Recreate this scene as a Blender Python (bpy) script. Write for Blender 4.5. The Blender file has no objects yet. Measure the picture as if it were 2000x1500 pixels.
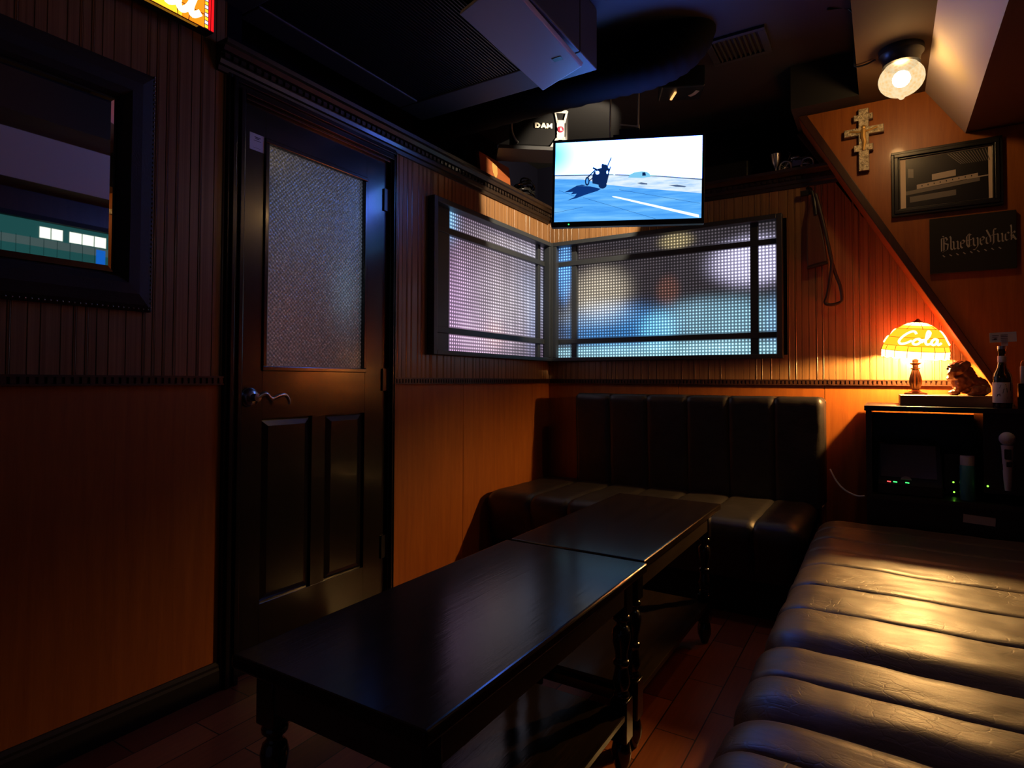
import bpy, bmesh, math, random
from mathutils import Vector, Matrix
R = math.radians
random.seed(7)
scene = bpy.context.scene
COL = scene.collection

# ------------------------------------------------------------------ camera
F_PX, YAW, PITCH, ROLL, PPX, PPY, CAM_H = 1174.76, .553885, .0245429, .00399745, 1001.06, 713.757, 1.05
cam_data = bpy.data.cameras.new('camera')
cam = bpy.data.objects.new('camera', cam_data)
COL.objects.link(cam)
fw = Vector((-math.sin(YAW)*math.cos(PITCH), math.cos(YAW)*math.cos(PITCH), math.sin(PITCH)))
rt = Vector((math.cos(YAW), math.sin(YAW), 0)); up = rt.cross(fw)
c_, s_ = math.cos(ROLL), math.sin(ROLL)
rt, up = c_*rt + s_*up, -s_*rt + c_*up
mw = Matrix((rt, up, -fw)).transposed().to_4x4()
mw.translation = (0, 0, CAM_H)
cam.matrix_world = mw
cam_data.sensor_fit = 'HORIZONTAL'; cam_data.sensor_width = 36
cam_data.lens = 36*F_PX/2000
cam_data.shift_x = (1000-PPX)/2000
cam_data.shift_y = (PPY-750)/2000
cam_data.clip_start = .02
scene.camera = cam

# ------------------------------------------------------------------ world, exposure
w = bpy.data.worlds.new('world'); scene.world = w; w.use_nodes = True
w.node_tree.nodes['Background'].inputs[0].default_value = (.46, .44, .74, 1)
w.node_tree.nodes['Background'].inputs[1].default_value = .045
scene.view_settings.view_transform = 'Standard'; scene.view_settings.look = 'None'
scene.view_settings.exposure = 0; scene.view_settings.gamma = 1
scene.view_settings.use_curve_mapping = False
scene.render.engine = 'CYCLES'
scene.cycles.use_denoising = True
scene.cycles.max_bounces = 8; scene.cycles.caustics_reflective = False; scene.cycles.caustics_refractive = False
scene.cycles.sample_clamp_indirect = 4

BULB_E, GLOBE_E, SPOT_W, TV_E, SIGN_E, WIN_E, DOOR_E = 6200.0, 210.0, 105.0, 1.0, 2.0, 1.0, .5

# ------------------------------------------------------------------ dimensions
XL, YB, XR, YF = -1.93, 3.588, .535, -1.7      # left wall, back wall, right wall, open end
ZC, ZS = 2.62, 2.405                            # main ceiling, lowered soffit
YS = 3.37                                      # face of the stair casing

# ------------------------------------------------------------------ node helpers
class NT:
    def __init__(s, name):
        s.m = bpy.data.materials.new(name); s.m.use_nodes = True
        s.t = s.m.node_tree; s.t.nodes.clear()
        s.out = s.n('ShaderNodeOutputMaterial')
    def n(s, kind, **kw):
        nd = s.t.nodes.new(kind)
        for k, v in kw.items(): setattr(nd, k, v)
        return nd
    def put(s, sock, v):
        if isinstance(v, bpy.types.NodeSocket): s.t.links.new(v, sock)
        elif v is not None:
            if isinstance(v, (tuple, list)) and len(v) == 3 and sock.type == 'RGBA': v = tuple(v)+(1,)
            sock.default_value = v
    def math(s, op, a, b=None, c=None, clamp=False):
        nd = s.n('ShaderNodeMath', operation=op, use_clamp=clamp)
        for i, v in enumerate((a, b, c)):
            if v is not None: s.put(nd.inputs[i], v)
        return nd.outputs[0]
    def vec(s, op, a, b=None, sc=None):
        nd = s.n('ShaderNodeVectorMath', operation=op)
        s.put(nd.inputs[0], a)
        if b is not None: s.put(nd.inputs[1], b)
        if sc is not None: s.put(nd.inputs[3], sc)
        return nd.outputs['Value'] if op in ('LENGTH', 'DOT_PRODUCT', 'DISTANCE') else nd.outputs[0]
    def obj(s): return s.n('ShaderNodeTexCoord').outputs['Object']
    def geo(s): return s.n('ShaderNodeNewGeometry').outputs['Position']
    def noise(s, co, scale=5, detail=3, rough=.5, stretch=None, dist=0):
        if stretch: co = s.vec('MULTIPLY', co, stretch)
        nd = s.n('ShaderNodeTexNoise'); s.put(nd.inputs['Vector'], co)
        nd.inputs['Scale'].default_value = scale; nd.inputs['Detail'].default_value = detail
        nd.inputs['Roughness'].default_value = rough; nd.inputs['Distortion'].default_value = dist
        return nd.outputs[0]
    def ramp(s, fac, stops):
        nd = s.n('ShaderNodeValToRGB'); s.put(nd.inputs[0], fac)
        e = nd.color_ramp.elements
        while len(e) < len(stops): e.new(.5)
        for i, (p, c) in enumerate(stops):
            e[i].position = p; e[i].color = tuple(c)+(1,) if len(c) == 3 else c
        return nd.outputs[0]
    def mix(s, f, a, b, mode='MIX'):
        nd = s.n('ShaderNodeMix', data_type='RGBA', blend_type=mode)
        s.put(nd.inputs[0], f); s.put(nd.inputs[6], a); s.put(nd.inputs[7], b)
        return nd.outputs[2]
    def bump(s, h, strength=.3, dist=.002):
        nd = s.n('ShaderNodeBump'); s.put(nd.inputs['Height'], h)
        nd.inputs['Strength'].default_value = strength; nd.inputs['Distance'].default_value = dist
        return nd.outputs[0]
    def bsdf(s, color, rough=.5, metal=0, coat=0, normal=None, spec=.5, emit=None, emit_s=0, coat_rough=.1):
        b = s.n('ShaderNodeBsdfPrincipled')
        s.put(b.inputs['Base Color'], color); s.put(b.inputs['Roughness'], rough)
        s.put(b.inputs['Metallic'], metal); s.put(b.inputs['Coat Weight'], coat)
        s.put(b.inputs['Coat Roughness'], coat_rough)
        s.put(b.inputs['Specular IOR Level'], spec)
        if normal is not None: s.put(b.inputs['Normal'], normal)
        if emit is not None:
            s.put(b.inputs['Emission Color'], emit); s.put(b.inputs['Emission Strength'], emit_s)
        s.t.links.new(b.outputs[0], s.out.inputs[0])
        return s.m
    def blob(s, co, centre, scale, pw=2.0):
        d = s.vec('SUBTRACT', co, centre)
        d = s.vec('MULTIPLY', d, tuple(1/max(k, 1e-6) if k else 0 for k in scale))
        l = s.vec('LENGTH', d)
        return s.math('EXPONENT', s.math('MULTIPLY', s.math('POWER', l, pw), -1.0))

M = {}
def simple(name, color, rough=.5, metal=0, coat=0, spec=.5, emit=None, es=0):
    t = NT(name); M[name] = t.bsdf(color, rough, metal, coat, None, spec, emit, es); return M[name]
def emissive(name, color, strength):
    t = NT(name); t_ = t.n('ShaderNodeEmission'); t.put(t_.inputs[0], color); t_.inputs[1].default_value = strength
    t.t.links.new(t_.outputs[0], t.out.inputs[0]); M[name] = t.m; return t.m

def wood(name, dark, light, rough=.4, stretch=(22, 22, 1.4), coat=.3, bump=.08, spec=.5, scale=1.6):
    t = NT(name); co = t.obj()
    a = t.noise(co, scale, 6, .6, stretch, .6)
    b = t.noise(co, scale*7, 3, .6, stretch)
    f = t.math('ADD', t.math('MULTIPLY', a, .7), t.math('MULTIPLY', b, .3))
    col = t.ramp(f, [(.3, dark), (.68, light)])
    M[name] = t.bsdf(col, rough, 0, coat, t.bump(f, bump, .002), spec); return M[name]

wood('veneer', (.27, .072, .010), (.41, .122, .018), .42, coat=.15)
wood('bead_wood', (.16, .07, .024), (.38, .20, .085), .32, (46, 46, .35), .15, .05)
wood('dark_trim', (.010, .006, .004), (.03, .016, .009), .34, coat=.2)
wood('trim_brown', (.035, .012, .005), (.07, .025, .01), .38, coat=.2)
wood('black_door', (.006, .005, .0045), (.014, .010, .008), .24, coat=.25, bump=.03)
wood('table_wood', (.010, .007, .005), (.034, .021, .013), .15, (26, 1.6, 26), 0, .16, .22)
wood('table_rim', (.02, .012, .008), (.05, .03, .02), .35, (26, 1.6, 26), .2, .15)
wood('leg_wood', (.006, .004, .003), (.014, .009, .006), .2, coat=.5, bump=.02)
wood('plank_wood', (.16, .09, .05), (.34, .20, .11), .5, (1.4, 22, 22), .1)
wood('crest_wood', (.20, .045, .009), (.28, .075, .016), .4, (22, 1.4, 22))
wood('stock_wood', (.07, .022, .009), (.13, .045, .018), .42)
wood('rack_wood', (.010, .007, .006), (.022, .015, .012), .4, (1.4, 22, 22), .2)
wood('bulldog_brown', (.10, .024, .006), (.30, .09, .025), .38, (6, 6, 6), .3)
simple('black_paint', (.006, .006, .007), .6, spec=.3)
simple('soffit_brown', (.07, .04, .02), .75, spec=.2)
simple('duct_black', (.0045, .0045, .006), .85, spec=.12)
simple('ceiling_black', (.012, .012, .014), .7)
simple('recess_navy', (.004, .004, .010), .9, spec=.05)
simple('frame_grey', (.032, .038, .046), .45)
simple('black_plastic', (.008, .008, .009), .35)
simple('grey_plastic', (.035, .037, .042), .55)
simple('vent_grey', (.016, .018, .026), .6)
simple('rod_grey', (.5, .5, .5), .4)
simple('ac_panel', (.30, .31, .34), .4)
simple('steel', (.45, .45, .46), .3, 1)
simple('pewter', (.50, .46, .43), .28, 1)
simple('baseboard_paint', (.012, .008, .007), .65, spec=.25)
simple('bronze', (.18, .11, .06), .35, 1)
simple('silver_paint', (.45, .45, .47), .35, .3)
simple('white_paper', (.75, .72, .72), .7)
simple('grey_print', (.10, .09, .10), .8)
simple('cream_mat', (.80, .64, .52), .7)
simple('light_grey', (.4, .4, .42), .5)
simple('red_badge', (.45, .02, .05), .3, 0, .5)
simple('cream_letter', (.75, .70, .60), .5)
simple('gold_leaf', (.72, .45, .14), .35, .6)
simple('beige_paint', (.46, .40, .34), .7)
simple('shaded_glass_dark', (.02, .02, .022), .1)
simple('leather_strap', (.025, .014, .010), .5)
simple('white_mic', (.6, .57, .62), .4)
simple('teal_can', (.07, .34, .34), .35)
simple('canvas_black', (.010, .009, .010), .8)
simple('chalk', (.45, .42, .44), .8)
simple('photo_dark', (.012, .012, .013), .35)
simple('photo_mid', (.20, .18, .17), .35)
simple('photo_light', (.50, .42, .37), .35)
simple('orange_plastic', (.7, .25, .06), .4)
simple('white_gloss', (.75, .74, .72), .2)
simple('cable_black', (.01, .01, .01), .22)
simple('label_white', (.80, .76, .76), .6)
simple('screen_grey', (.13, .13, .17), .35)
simple('label_art', (.05, .05, .06), .6)

def glassmat(name, color, rough=.03):
    t = NT(name); b = t.n('ShaderNodeBsdfPrincipled')
    t.put(b.inputs['Base Color'], color); b.inputs['Roughness'].default_value = rough
    b.inputs['Transmission Weight'].default_value = .6; b.inputs['IOR'].default_value = 1.45
    t.t.links.new(b.outputs[0], t.out.inputs[0]); M[name] = t.m
glassmat('bottle_glass', (.03, .02, .012))

t = NT('mirror_glass'); M['mirror_glass'] = t.bsdf((.72, .74, .74), .015, 1)
# leather: dark, creased, semi gloss
def leather(name, base, rough):
    t = NT(name); co = t.obj()
    v = t.n('ShaderNodeTexVoronoi', feature='DISTANCE_TO_EDGE')
    wob = t.noise(co, 9, 2)
    t.put(v.inputs['Vector'], t.vec('ADD', t.vec('MULTIPLY', co, (1, 1.5, 1.5)), t.vec('SCALE', t.n('ShaderNodeTexNoise').outputs[1], sc=.12)))
    v.inputs['Scale'].default_value = 30
    crack = t.math('MULTIPLY', v.outputs[0], 14, clamp=True)
    fine = t.noise(co, 160, 3, .6)
    streak = t.noise(co, 6, 5, .65, (2, 9, 4), 1.2)
    patch = t.ramp(t.noise(co, 5, 3), [(.42, (0, 0, 0)), (.62, (1, 1, 1))])
    crk = t.math('SUBTRACT', 1, t.math('MULTIPLY', t.math('SUBTRACT', 1, crack), patch))
    h = t.math('ADD', t.math('MULTIPLY', crk, .3), t.math('ADD', t.math('MULTIPLY', fine, .12), t.math('MULTIPLY', streak, .7)))
    col = t.ramp(streak, [(.3, tuple(k*.6 for k in base)), (.7, tuple(k*1.3 for k in base))])
    rg = t.math('ADD', rough-.08, t.math('MULTIPLY', streak, .16))
    M[name] = t.bsdf(col, rg, 0, .0, t.bump(h, .4, .0022), .6)
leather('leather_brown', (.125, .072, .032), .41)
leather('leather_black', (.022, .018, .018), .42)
leather('padded_leather', (.010, .005, .004), .75)

# floor: reddish parquet boards
t = NT('parquet'); co = t.geo()
br = t.n('ShaderNodeTexBrick'); br.offset = .5
rot = t.n('ShaderNodeMapping'); t.put(rot.inputs['Vector'], co); rot.inputs['Rotation'].default_value = (0, 0, R(90))
t.put(br.inputs['Vector'], rot.outputs[0])
br.inputs['Scale'].default_value = 1; br.inputs['Brick Width'].default_value = .36; br.inputs['Row Height'].default_value = .12
br.inputs['Mortar Size'].default_value = .002; br.inputs['Bias'].default_value = 0
br.inputs['Color1'].default_value = (.20, .042, .015, 1); br.inputs['Color2'].default_value = (.60, .18, .06, 1)
br.inputs['Mortar'].default_value = (.03, .01, .006, 1)
g = t.noise(co, 3, 5, .6, (30, 2, 1))
col = t.mix(.5, br.outputs[0], t.ramp(g, [(.3, (.55, .55, .55)), (.7, (1, 1, 1))]), 'MULTIPLY')
M['parquet'] = t.bsdf(col, .36, 0, .15, t.bump(t.math('ADD', g, t.math('MULTIPLY', br.outputs[1], -2)), .12, .002))

# lit moulded glass of the two corner windows: what glows behind it, seen through small square lenses
def lens_glass(name, horiz, blobs, base, strength, cell=.0187, floor_=.10, pw=2.0):
    t = NT(name); co = t.obj()
    acc = base
    for (c, sc, colr, k) in blobs:
        bl = t.blob(co, c, sc, pw)
        acc = t.vec('ADD', acc, t.vec('SCALE', colr, sc=t.math('MULTIPLY', bl, k)))
    soft = t.noise(co, 4, 2)
    sep = t.n('ShaderNodeSeparateXYZ'); t.put(sep.inputs[0], co)
    def tri(s_):
        fr = t.math('FRACT', t.math('DIVIDE', s_, cell))
        return t.math('ABSOLUTE', t.math('SUBTRACT', fr, .5))
    a, b = tri(sep.outputs[horiz]), tri(sep.outputs[2])
    r2 = t.math('ADD', t.math('MULTIPLY', a, a), t.math('MULTIPLY', b, b))
    dot = t.math('EXPONENT', t.math('MULTIPLY', r2, -18.0))
    k = t.math('ADD', floor_, t.math('MULTIPLY', dot, 1-floor_))
    k = t.math('MULTIPLY', k, t.math('ADD', .6, t.math('MULTIPLY', soft, .8)))
    col = t.vec('SCALE', acc, sc=k)
    bmp = t.bump(t.math('MULTIPLY', r2, -1), .35, .004)
    M[name] = t.bsdf((.012, .012, .013), .2, 0, 0, bmp, .3, col, strength)

# ------------------------------------------------------------------ mesh helper
class MB:
    def __init__(s): s.v = []; s.f = []; s.mi = []; s.cur = 0
    def mat(s, i): s.cur = i; return s
    def add(s, vs, fs):
        o = len(s.v); s.v += [tuple(p) for p in vs]
        for f in fs: s.f.append(tuple(o+i for i in f)); s.mi.append(s.cur)
        return s
    def box(s, a, b, rot=None, piv=None):
        x0, y0, z0 = a; x1, y1, z1 = b
        if x0 > x1: x0, x1 = x1, x0
        if y0 > y1: y0, y1 = y1, y0
        if z0 > z1: z0, z1 = z1, z0
        vs = [(x0,y0,z0),(x1,y0,z0),(x1,y1,z0),(x0,y1,z0),(x0,y0,z1),(x1,y0,z1),(x1,y1,z1),(x0,y1,z1)]
        if rot is not None:
            p = Vector(piv); vs = [tuple(rot @ (Vector(q)-p) + p) for q in vs]
        return s.add(vs, [(0,3,2,1),(4,5,6,7),(0,1,5,4),(1,2,6,5),(2,3,7,6),(3,0,4,7)])
    def prism(s, pts, d):      # planar polygon (3-D points) pushed along vector d
        n = len(pts); d = Vector(d); P = [Vector(p) for p in pts]
        nrm = Vector((0, 0, 0))
        for i in range(n): nrm += P[i].cross(P[(i+1) % n])
        if nrm.dot(d) > 0: P = P[::-1]
        vs = P + [p+d for p in P]
        fs = [tuple(range(n)), tuple(range(2*n-1, n-1, -1))] + [(i, i+n, (i+1) % n+n, (i+1) % n) for i in range(n)]
        return s.add(vs, fs)
    def frame(s, axis, depth0, depth1, a0, a1, z0, z1, wd, wz=None):   # rectangular ring of four bars; axis 'x': plane x=const
        wz = wz or wd
        for (p0, p1, q0, q1) in ((a0, a1, z1-wz, z1), (a0, a1, z0, z0+wz), (a0, a0+wd, z0+wz, z1-wz), (a1-wd, a1, z0+wz, z1-wz)):
            if axis == 'x': s.box((depth0, p0, q0), (depth1, p1, q1))
            else: s.box((p0, depth0, q0), (p1, depth1, q1))
        return s
    def lathe(s, prof, centre=(0, 0, 0), n=24, axis='z', flute=0, nf=0, cap=True):
        rings = []
        for (r, h) in prof:
            ring = []
            for i in range(n):
                a = 2*math.pi*i/n
                rr = r*(1+flute*math.cos(nf*a)) if flute else r
                x, y = rr*math.cos(a), rr*math.sin(a)
                p = {'z': (x, y, h), 'x': (h, x, y), 'y': (y, h, x)}[axis]
                ring.append((p[0]+centre[0], p[1]+centre[1], p[2]+centre[2]))
            rings.append(ring)
        vs = [p for r_ in rings for p in r_]; m = len(prof)
        fs = [(j*n+i, j*n+(i+1) % n, (j+1)*n+(i+1) % n, (j+1)*n+i) for j in range(m-1) for i in range(n)]
        if cap: fs += [tuple(range(n-1, -1, -1)), tuple((m-1)*n+i for i in range(n))]
        return s.add(vs, fs)
    def tube(s, pts, r, n=10, closed=False, rz=None):
        P = [Vector(p) for p in pts]; m = len(P); vs = []; prev = None
        rr = r if isinstance(r, (list, tuple)) else [r]*m
        for i in range(m):
            a = P[(i-1) % m] if (i or closed) else P[i]
            b = P[(i+1) % m] if (i < m-1 or closed) else P[i]
            d = (b-a).normalized()
            if prev is None:
                u = d.orthogonal().normalized()
            else:
                u = (prev - d*prev.dot(d))
                u = u.normalized() if u.length > 1e-6 else d.orthogonal().normalized()
            prev = u; v = d.cross(u)
            for k in range(n):
                a_ = 2*math.pi*k/n
                vs.append(P[i] + rr[i]*(math.cos(a_)*u + math.sin(a_)*v))
        fs = []
        for i in range(m if closed else m-1):
            j = (i+1) % m
            fs += [(i*n+k, i*n+(k+1) % n, j*n+(k+1) % n, j*n+k) for k in range(n)]
        if not closed: fs += [tuple(range(n-1, -1, -1)), tuple((m-1)*n+k for k in range(n))]
        return s.add(vs, fs)
    def ball(s, c, r, n=16, m=10, sc=(1, 1, 1), rot=None):
        vs = [Vector((0, 0, -1))]
        for j in range(1, m):
            a = math.pi*(j/m-.5)
            for i in range(n):
                b = 2*math.pi*i/n
                vs.append(Vector((math.cos(a)*math.cos(b), math.cos(a)*math.sin(b), math.sin(a))))
        vs.append(Vector((0, 0, 1)))
        out = []
        for q in vs:
            q = Vector((q.x*sc[0]*r, q.y*sc[1]*r, q.z*sc[2]*r))
            if rot is not None: q = rot @ q
            out.append(q+Vector(c))
        fs = [(0, 1+(i+1) % n, 1+i) for i in range(n)]
        for j in range(m-2):
            o = 1+j*n
            fs += [(o+i, o+(i+1) % n, o+n+(i+1) % n, o+n+i) for i in range(n)]
        o = 1+(m-2)*n; t_ = len(vs)-1
        fs += [(o+i, o+(i+1) % n, t_) for i in range(n)]
        return s.add(out, fs)
    def ribbon(s, pts, width, thick, to3, nib=None, k0=0.0):   # flat lettering stroke; to3(u,v,w) -> 3-D
        P = [Vector(p) for p in pts]; m = len(P); L = []; Rr = []
        for i in range(m):
            if nib is not None: nv = Vector(nib)*width*.5
            else:
                d = (P[min(i+1, m-1)]-P[max(i-1, 0)]); d = d.normalized() if d.length else Vector((1, 0))
                nv = Vector((-d.y, d.x))*width*.5
            L.append(P[i]+nv); Rr.append(P[i]-nv)
        vs = []
        for k in (k0, k0+thick):
            vs += [to3(q.x, q.y, k) for q in L] + [to3(q.x, q.y, k) for q in Rr]
        fs = []; o = 2*m
        for i in range(m-1):
            fs += [(i, i+1, m+i+1, m+i), (o+i, o+m+i, o+m+i+1, o+i+1), (i, o+i, o+i+1, i+1), (m+i, m+i+1, o+m+i+1, o+m+i)]
        fs += [(0, m, o+m, o), (m-1, o+m-1, o+2*m-1, 2*m-1)]
        return s.add(vs, fs)
    def build(s, name, mats, parent=None, smooth=False, bevel=0, origin=None, seg=2, fix=True, local=False):
        if isinstance(mats, str): mats = [mats]
        me = bpy.data.meshes.new(name)
        root = None; off = Vector((0, 0, 0))
        if parent is not None and not local:
            q = parent
            while q is not None: off += q.location; q = q.parent
        if origin is not None: off = Vector(origin)
        me.from_pydata([tuple(Vector(p)-off) for p in s.v], [], s.f)
        for m_ in mats: me.materials.append(M[m_])
        for i, p in enumerate(me.polygons): p.material_index = s.mi[i]; p.use_smooth = smooth
        me.update()
        if fix:
            b = bmesh.new(); b.from_mesh(me); bmesh.ops.recalc_face_normals(b, faces=b.faces); b.to_mesh(me); b.free()
        o = bpy.data.objects.new(name, me); COL.objects.link(o)
        if parent is not None: o.parent = parent
        elif origin is not None: o.location = origin
        if smooth:
            me.set_sharp_from_angle(angle=R(40))
        if bevel:
            md = o.modifiers.new('bevel', 'BEVEL'); md.width = bevel; md.segments = seg
            md.limit_method = 'ANGLE'; md.angle_limit = R(35)
        return o

def tag(o, label=None, cat=None, group=None, kind=None):
    if label: o['label'] = label
    if cat: o['category'] = cat
    if group: o['group'] = group
    if kind: o['kind'] = kind
    return o
def thing(name, loc, label, cat, group=None, rot=(0, 0, 0)):
    o = bpy.data.objects.new(name, None); COL.objects.link(o)
    o.empty_display_size = .05
    o.location = loc; o.rotation_euler = rot
    return tag(o, label, cat, group)
def struct(o, label=None, cat=None):
    return tag(o, label, cat, kind='structure')
def root_struct(name, loc, label=None, cat=None):
    o = bpy.data.objects.new(name, None); COL.objects.link(o); o.empty_display_size = .05; o.location = loc
    return struct(o, label, cat)
def arc(c, r, a0, a1, n, ax='xz'):
    out = []
    for i in range(n+1):
        a = R(a0+(a1-a0)*i/n); out.append((c[0]+r*math.cos(a), c[1]+r*math.sin(a)))
    return out
def smooth_path(pts, n=8):
    P = [Vector(p) for p in pts]; out = []
    for i in range(len(P)-1):
        p0, p1, p2, p3 = P[max(i-1, 0)], P[i], P[i+1], P[min(i+2, len(P)-1)]
        for k in range(n):
            t_ = k/n
            out.append(.5*((2*p1)+(-p0+p2)*t_+(2*p0-5*p1+4*p2-p3)*t_*t_+(-p0+3*p1-3*p2+p3)*t_**3))
    out.append(P[-1]); return out

# ================================================================== SETTING
# ---- floor, ceiling
m = MB(); m.box((XL-.3, YF, -.06), (XR+.15, YB+.3, 0)); struct(m.build('floor', 'parquet'), 'reddish brown wooden parquet floor under the black tables', 'floor')
m = MB(); m.box((XL-.4, YF, ZC), (XR+.15, YB+.4, ZC+.1))
struct(m.build('ceiling', 'ceiling_black'), 'black painted ceiling above the hanging television', 'ceiling')

# bead board: profile along the wall, straight in height
def beads(mb, axis, a0, a1, z0, z1, face, sgn, unit=.045):
    prof = []
    widths = (.047, .031, .033, .052, .030, .029, .034, .044, .032)
    rb_ = random.Random(int(a0*1000)+11); q0 = a0+.004
    while q0 < a1:
        wd_ = widths[rb_.randrange(len(widths))]
        prof += [(q0-.0018, 0), (q0-.0008, -.0028), (q0+.0006, -.0028), (q0+.0014, 0)]
        if rb_.random() < .55: prof += [(q0+.0045, .0004), (q0+.006, .0016), (q0+.0075, .0004), (q0+.0084, -.0014), (q0+.0092, 0)]
        q0 += wd_
    prof = sorted((q, d) for q, d in prof if a0 < q < a1)
    prof = [(a0, 0)]+prof+[(a1, 0)]
    vs = []
    for (p, d) in prof:
        for z in (z0, z1):
            vs.append((face+sgn*d, p, z) if axis == 'x' else (p, face+sgn*d, z))
    fs = [(2*i, 2*i+2, 2*i+3, 2*i+1) if (axis == 'x') == (sgn > 0) else (2*i, 2*i+1, 2*i+3, 2*i+2) for i in range(len(prof)-1)]
    mb.add(vs, fs)

RAIL0, RAIL1 = 1.03, 1.06
ZT = 2.11     # top of panelling / underside of crown
DY0, DY1, DZ = 1.298, 2.035, 2.045          # door opening
WLy0, WLz0, WLz1 = 2.42, 1.20, 1.945        # left window opening
LEDGE = 2.20
# ---- left wall
wl = MB()
T = .16
def slab_x(y0, y1, z0, z1, x=XL): wl.box((x-T, y0, z0), (x-.006, y1, z1))
slab_x(YF, DY0-.01, 0, ZC); slab_x(DY0-.01, DY1+.01, DZ+.01, LEDGE-.01)
slab_x(DY1+.01, WLy0-.02, 0, LEDGE-.01); slab_x(WLy0-.02, YB+.16, 0, WLz0-.02); slab_x(WLy0-.02, YB+.16, WLz1+.02, LEDGE-.01)
wl.box((-2.24, 1.16, 2.10), (-2.18, YB+.35, ZC))      # set-back upper wall behind the ledge
wall_left = struct(wl.build('wall_left', 'recess_navy'), 'panelled wall with the glazed door and the left window', 'wall')
m = MB()
beads(m, 'x', YF, DY0-.07, RAIL1-.01, ZC, XL, 1); beads(m, 'x', DY1+.028, WLy0-.08, RAIL1-.01, ZT+.02, XL, 1)
beads(m, 'x', WLy0-.08, YB, RAIL1-.01, WLz0-.005, XL, 1); beads(m, 'x', WLy0-.08, YB, WLz1+.005, ZT+.02, XL, 1)
tag(m.build('beadboard', 'bead_wood', wall_left, fix=False), 'tan grooved bead board')
m = MB()
for y0, y1 in ((YF, -.3), (-.298, .6), (.602, DY0-.07), (DY1+.028, 2.618), (2.621, 3.36), (3.363, YB)):
    m.box((XL-.006, y0, .09), (XL, y1, RAIL0+.01))
tag(m.build('wainscot_panel', 'veneer', wall_left), 'smooth orange brown veneer panels')

# ---- back wall
WBx0, WBx1 = -1.93, -.50
wb = MB()
wb.box((XL-.02, YB+.006, 0), (XR+.1, YB+T, WLz0-.02)); wb.box((WBx1+.02, YB+.006, WLz0-.02), (XR+.1, YB+T, LEDGE-.01))
wb.box((XL-.02, YB+.006, WLz1+.02), (WBx1+.02, YB+T, LEDGE-.01))
wb.box((-2.24, YB+.28, 2.10), (XR+.1, YB+.34, ZC))
wall_back = struct(wb.build('wall_back', 'recess_navy'), 'panelled wall behind the black bench with the wide window', 'wall')
m = MB()
beads(m, 'y', XL, WBx1+.05, RAIL1-.01, WLz0-.005, YB, -1); beads(m, 'y', WBx1+.05, XR, RAIL1-.01, ZT+.02, YB, -1); beads(m, 'y', XL, WBx1+.05, WLz1+.005, ZT+.02, YB, -1)
tag(m.build('beadboard', 'bead_wood', wall_back, fix=False), 'tan grooved bead board')
m = MB()
for x0, x1 in ((XL, -1.05), (-1.048, -.272), (-.269, XR)): m.box((x0, YB, .09), (x1, YB+.006, RAIL0+.01))
tag(m.build('wainscot_panel', 'veneer', wall_back), 'smooth orange brown veneer panels')

# ---- right wall with a high window (seen in the mirror)
RW = (1.30, 2.10, 1.70, 2.04)
m = MB()
m.box((XR, YF, 0), (XR+.12, RW[0], ZC)); m.box((XR, RW[1], 0), (XR+.12, YB+.1, ZC))
m.box((XR, RW[0], 0), (XR+.12, RW[1], RW[2])); m.box((XR, RW[0], RW[3]), (XR+.12, RW[1], ZC))
wall_right = struct(m.build('wall_right', 'trim_brown'), 'dark wall behind the right bench', 'wall')
w3 = root_struct('window_3', (XR+.03, 1.7, RW[2]), 'high window in the right wall, seen in the mirror', 'window')
m = MB(); m.frame('x', XR-.01, XR+.06, RW[0], RW[1], RW[2], RW[3], .03); m.build('window_frame', 'black_paint', w3)
emissive('street_teal', (.03, .16, .16), .55); emissive('street_grey', (.10, .16, .16), .7)
emissive('street_white', (.95, 1, .85), 1.6); emissive('street_blue', (.01, .16, .75), .9); emissive('street_bar', (.01, .05, .05), .5)
m = MB(); x0 = XR+.03
def pq(mi, y0, y1, z0, z1, k=0):
    m.mat(mi); x = x0-.0004*k
    m.add([(x, y0, z0), (x, y1, z0), (x, y1, z1), (x, y0, z1)], [(0, 3, 2, 1)])
pq(0, RW[0]+.03, RW[1]-.03, RW[2]+.03, RW[3]-.03)
pq(1, RW[0]+.03, RW[1]-.03, 1.855, 1.905, 1)
for y0, y1 in ((1.588, 1.645), (1.65, 1.71), (1.747, 1.815), (1.82, 1.885), (1.89, 1.957)): pq(2, y0, y1, 1.912, 1.98, 2)
pq(3, 1.90, 1.955, 1.775, 1.895, 2)
for y in (1.40, 1.47, 1.54, 1.61, 1.68, 1.75, 1.82, 1.89): pq(4, y, y+.003, 1.73, 1.912, 3)
m.build('pane', ['street_teal', 'street_grey', 'street_white', 'street_blue', 'street_bar'], w3, fix=False)

# ---- soffits under the stairs
m = MB()
m.box((-.09, YF, ZS), (.173, YB+.28, ZC)); m.mat(1).box((-.385, 3.25, ZS), (-.09, YB+.28, ZC))
struct(m.build('trim_1', ['soffit_brown', 'ceiling_black']), 'dark lowered ceiling strip carrying the globe lamp', 'soffit')
m = MB(); m.prism([(.173, YF, ZS), (.322, YF, 2.176), (.332, YF, 2.216), (.183, YF, ZC)], (0, YB-YF, 0))
m.mat(1).lathe([(.006, 0), (.006, .006)], (.247, 1.88, 2.282), 10, 'x')
struct(m.build('trim_2', ['beige_paint', 'black_paint']), 'pale sloping soffit beside the globe lamp', 'soffit')
m = MB(); m.box((.322, YF, 2.176), (XR, YB, ZC))
struct(m.build('trim_3', 'soffit_brown'), 'dark boxed beam along the right wall', 'beam')

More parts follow.
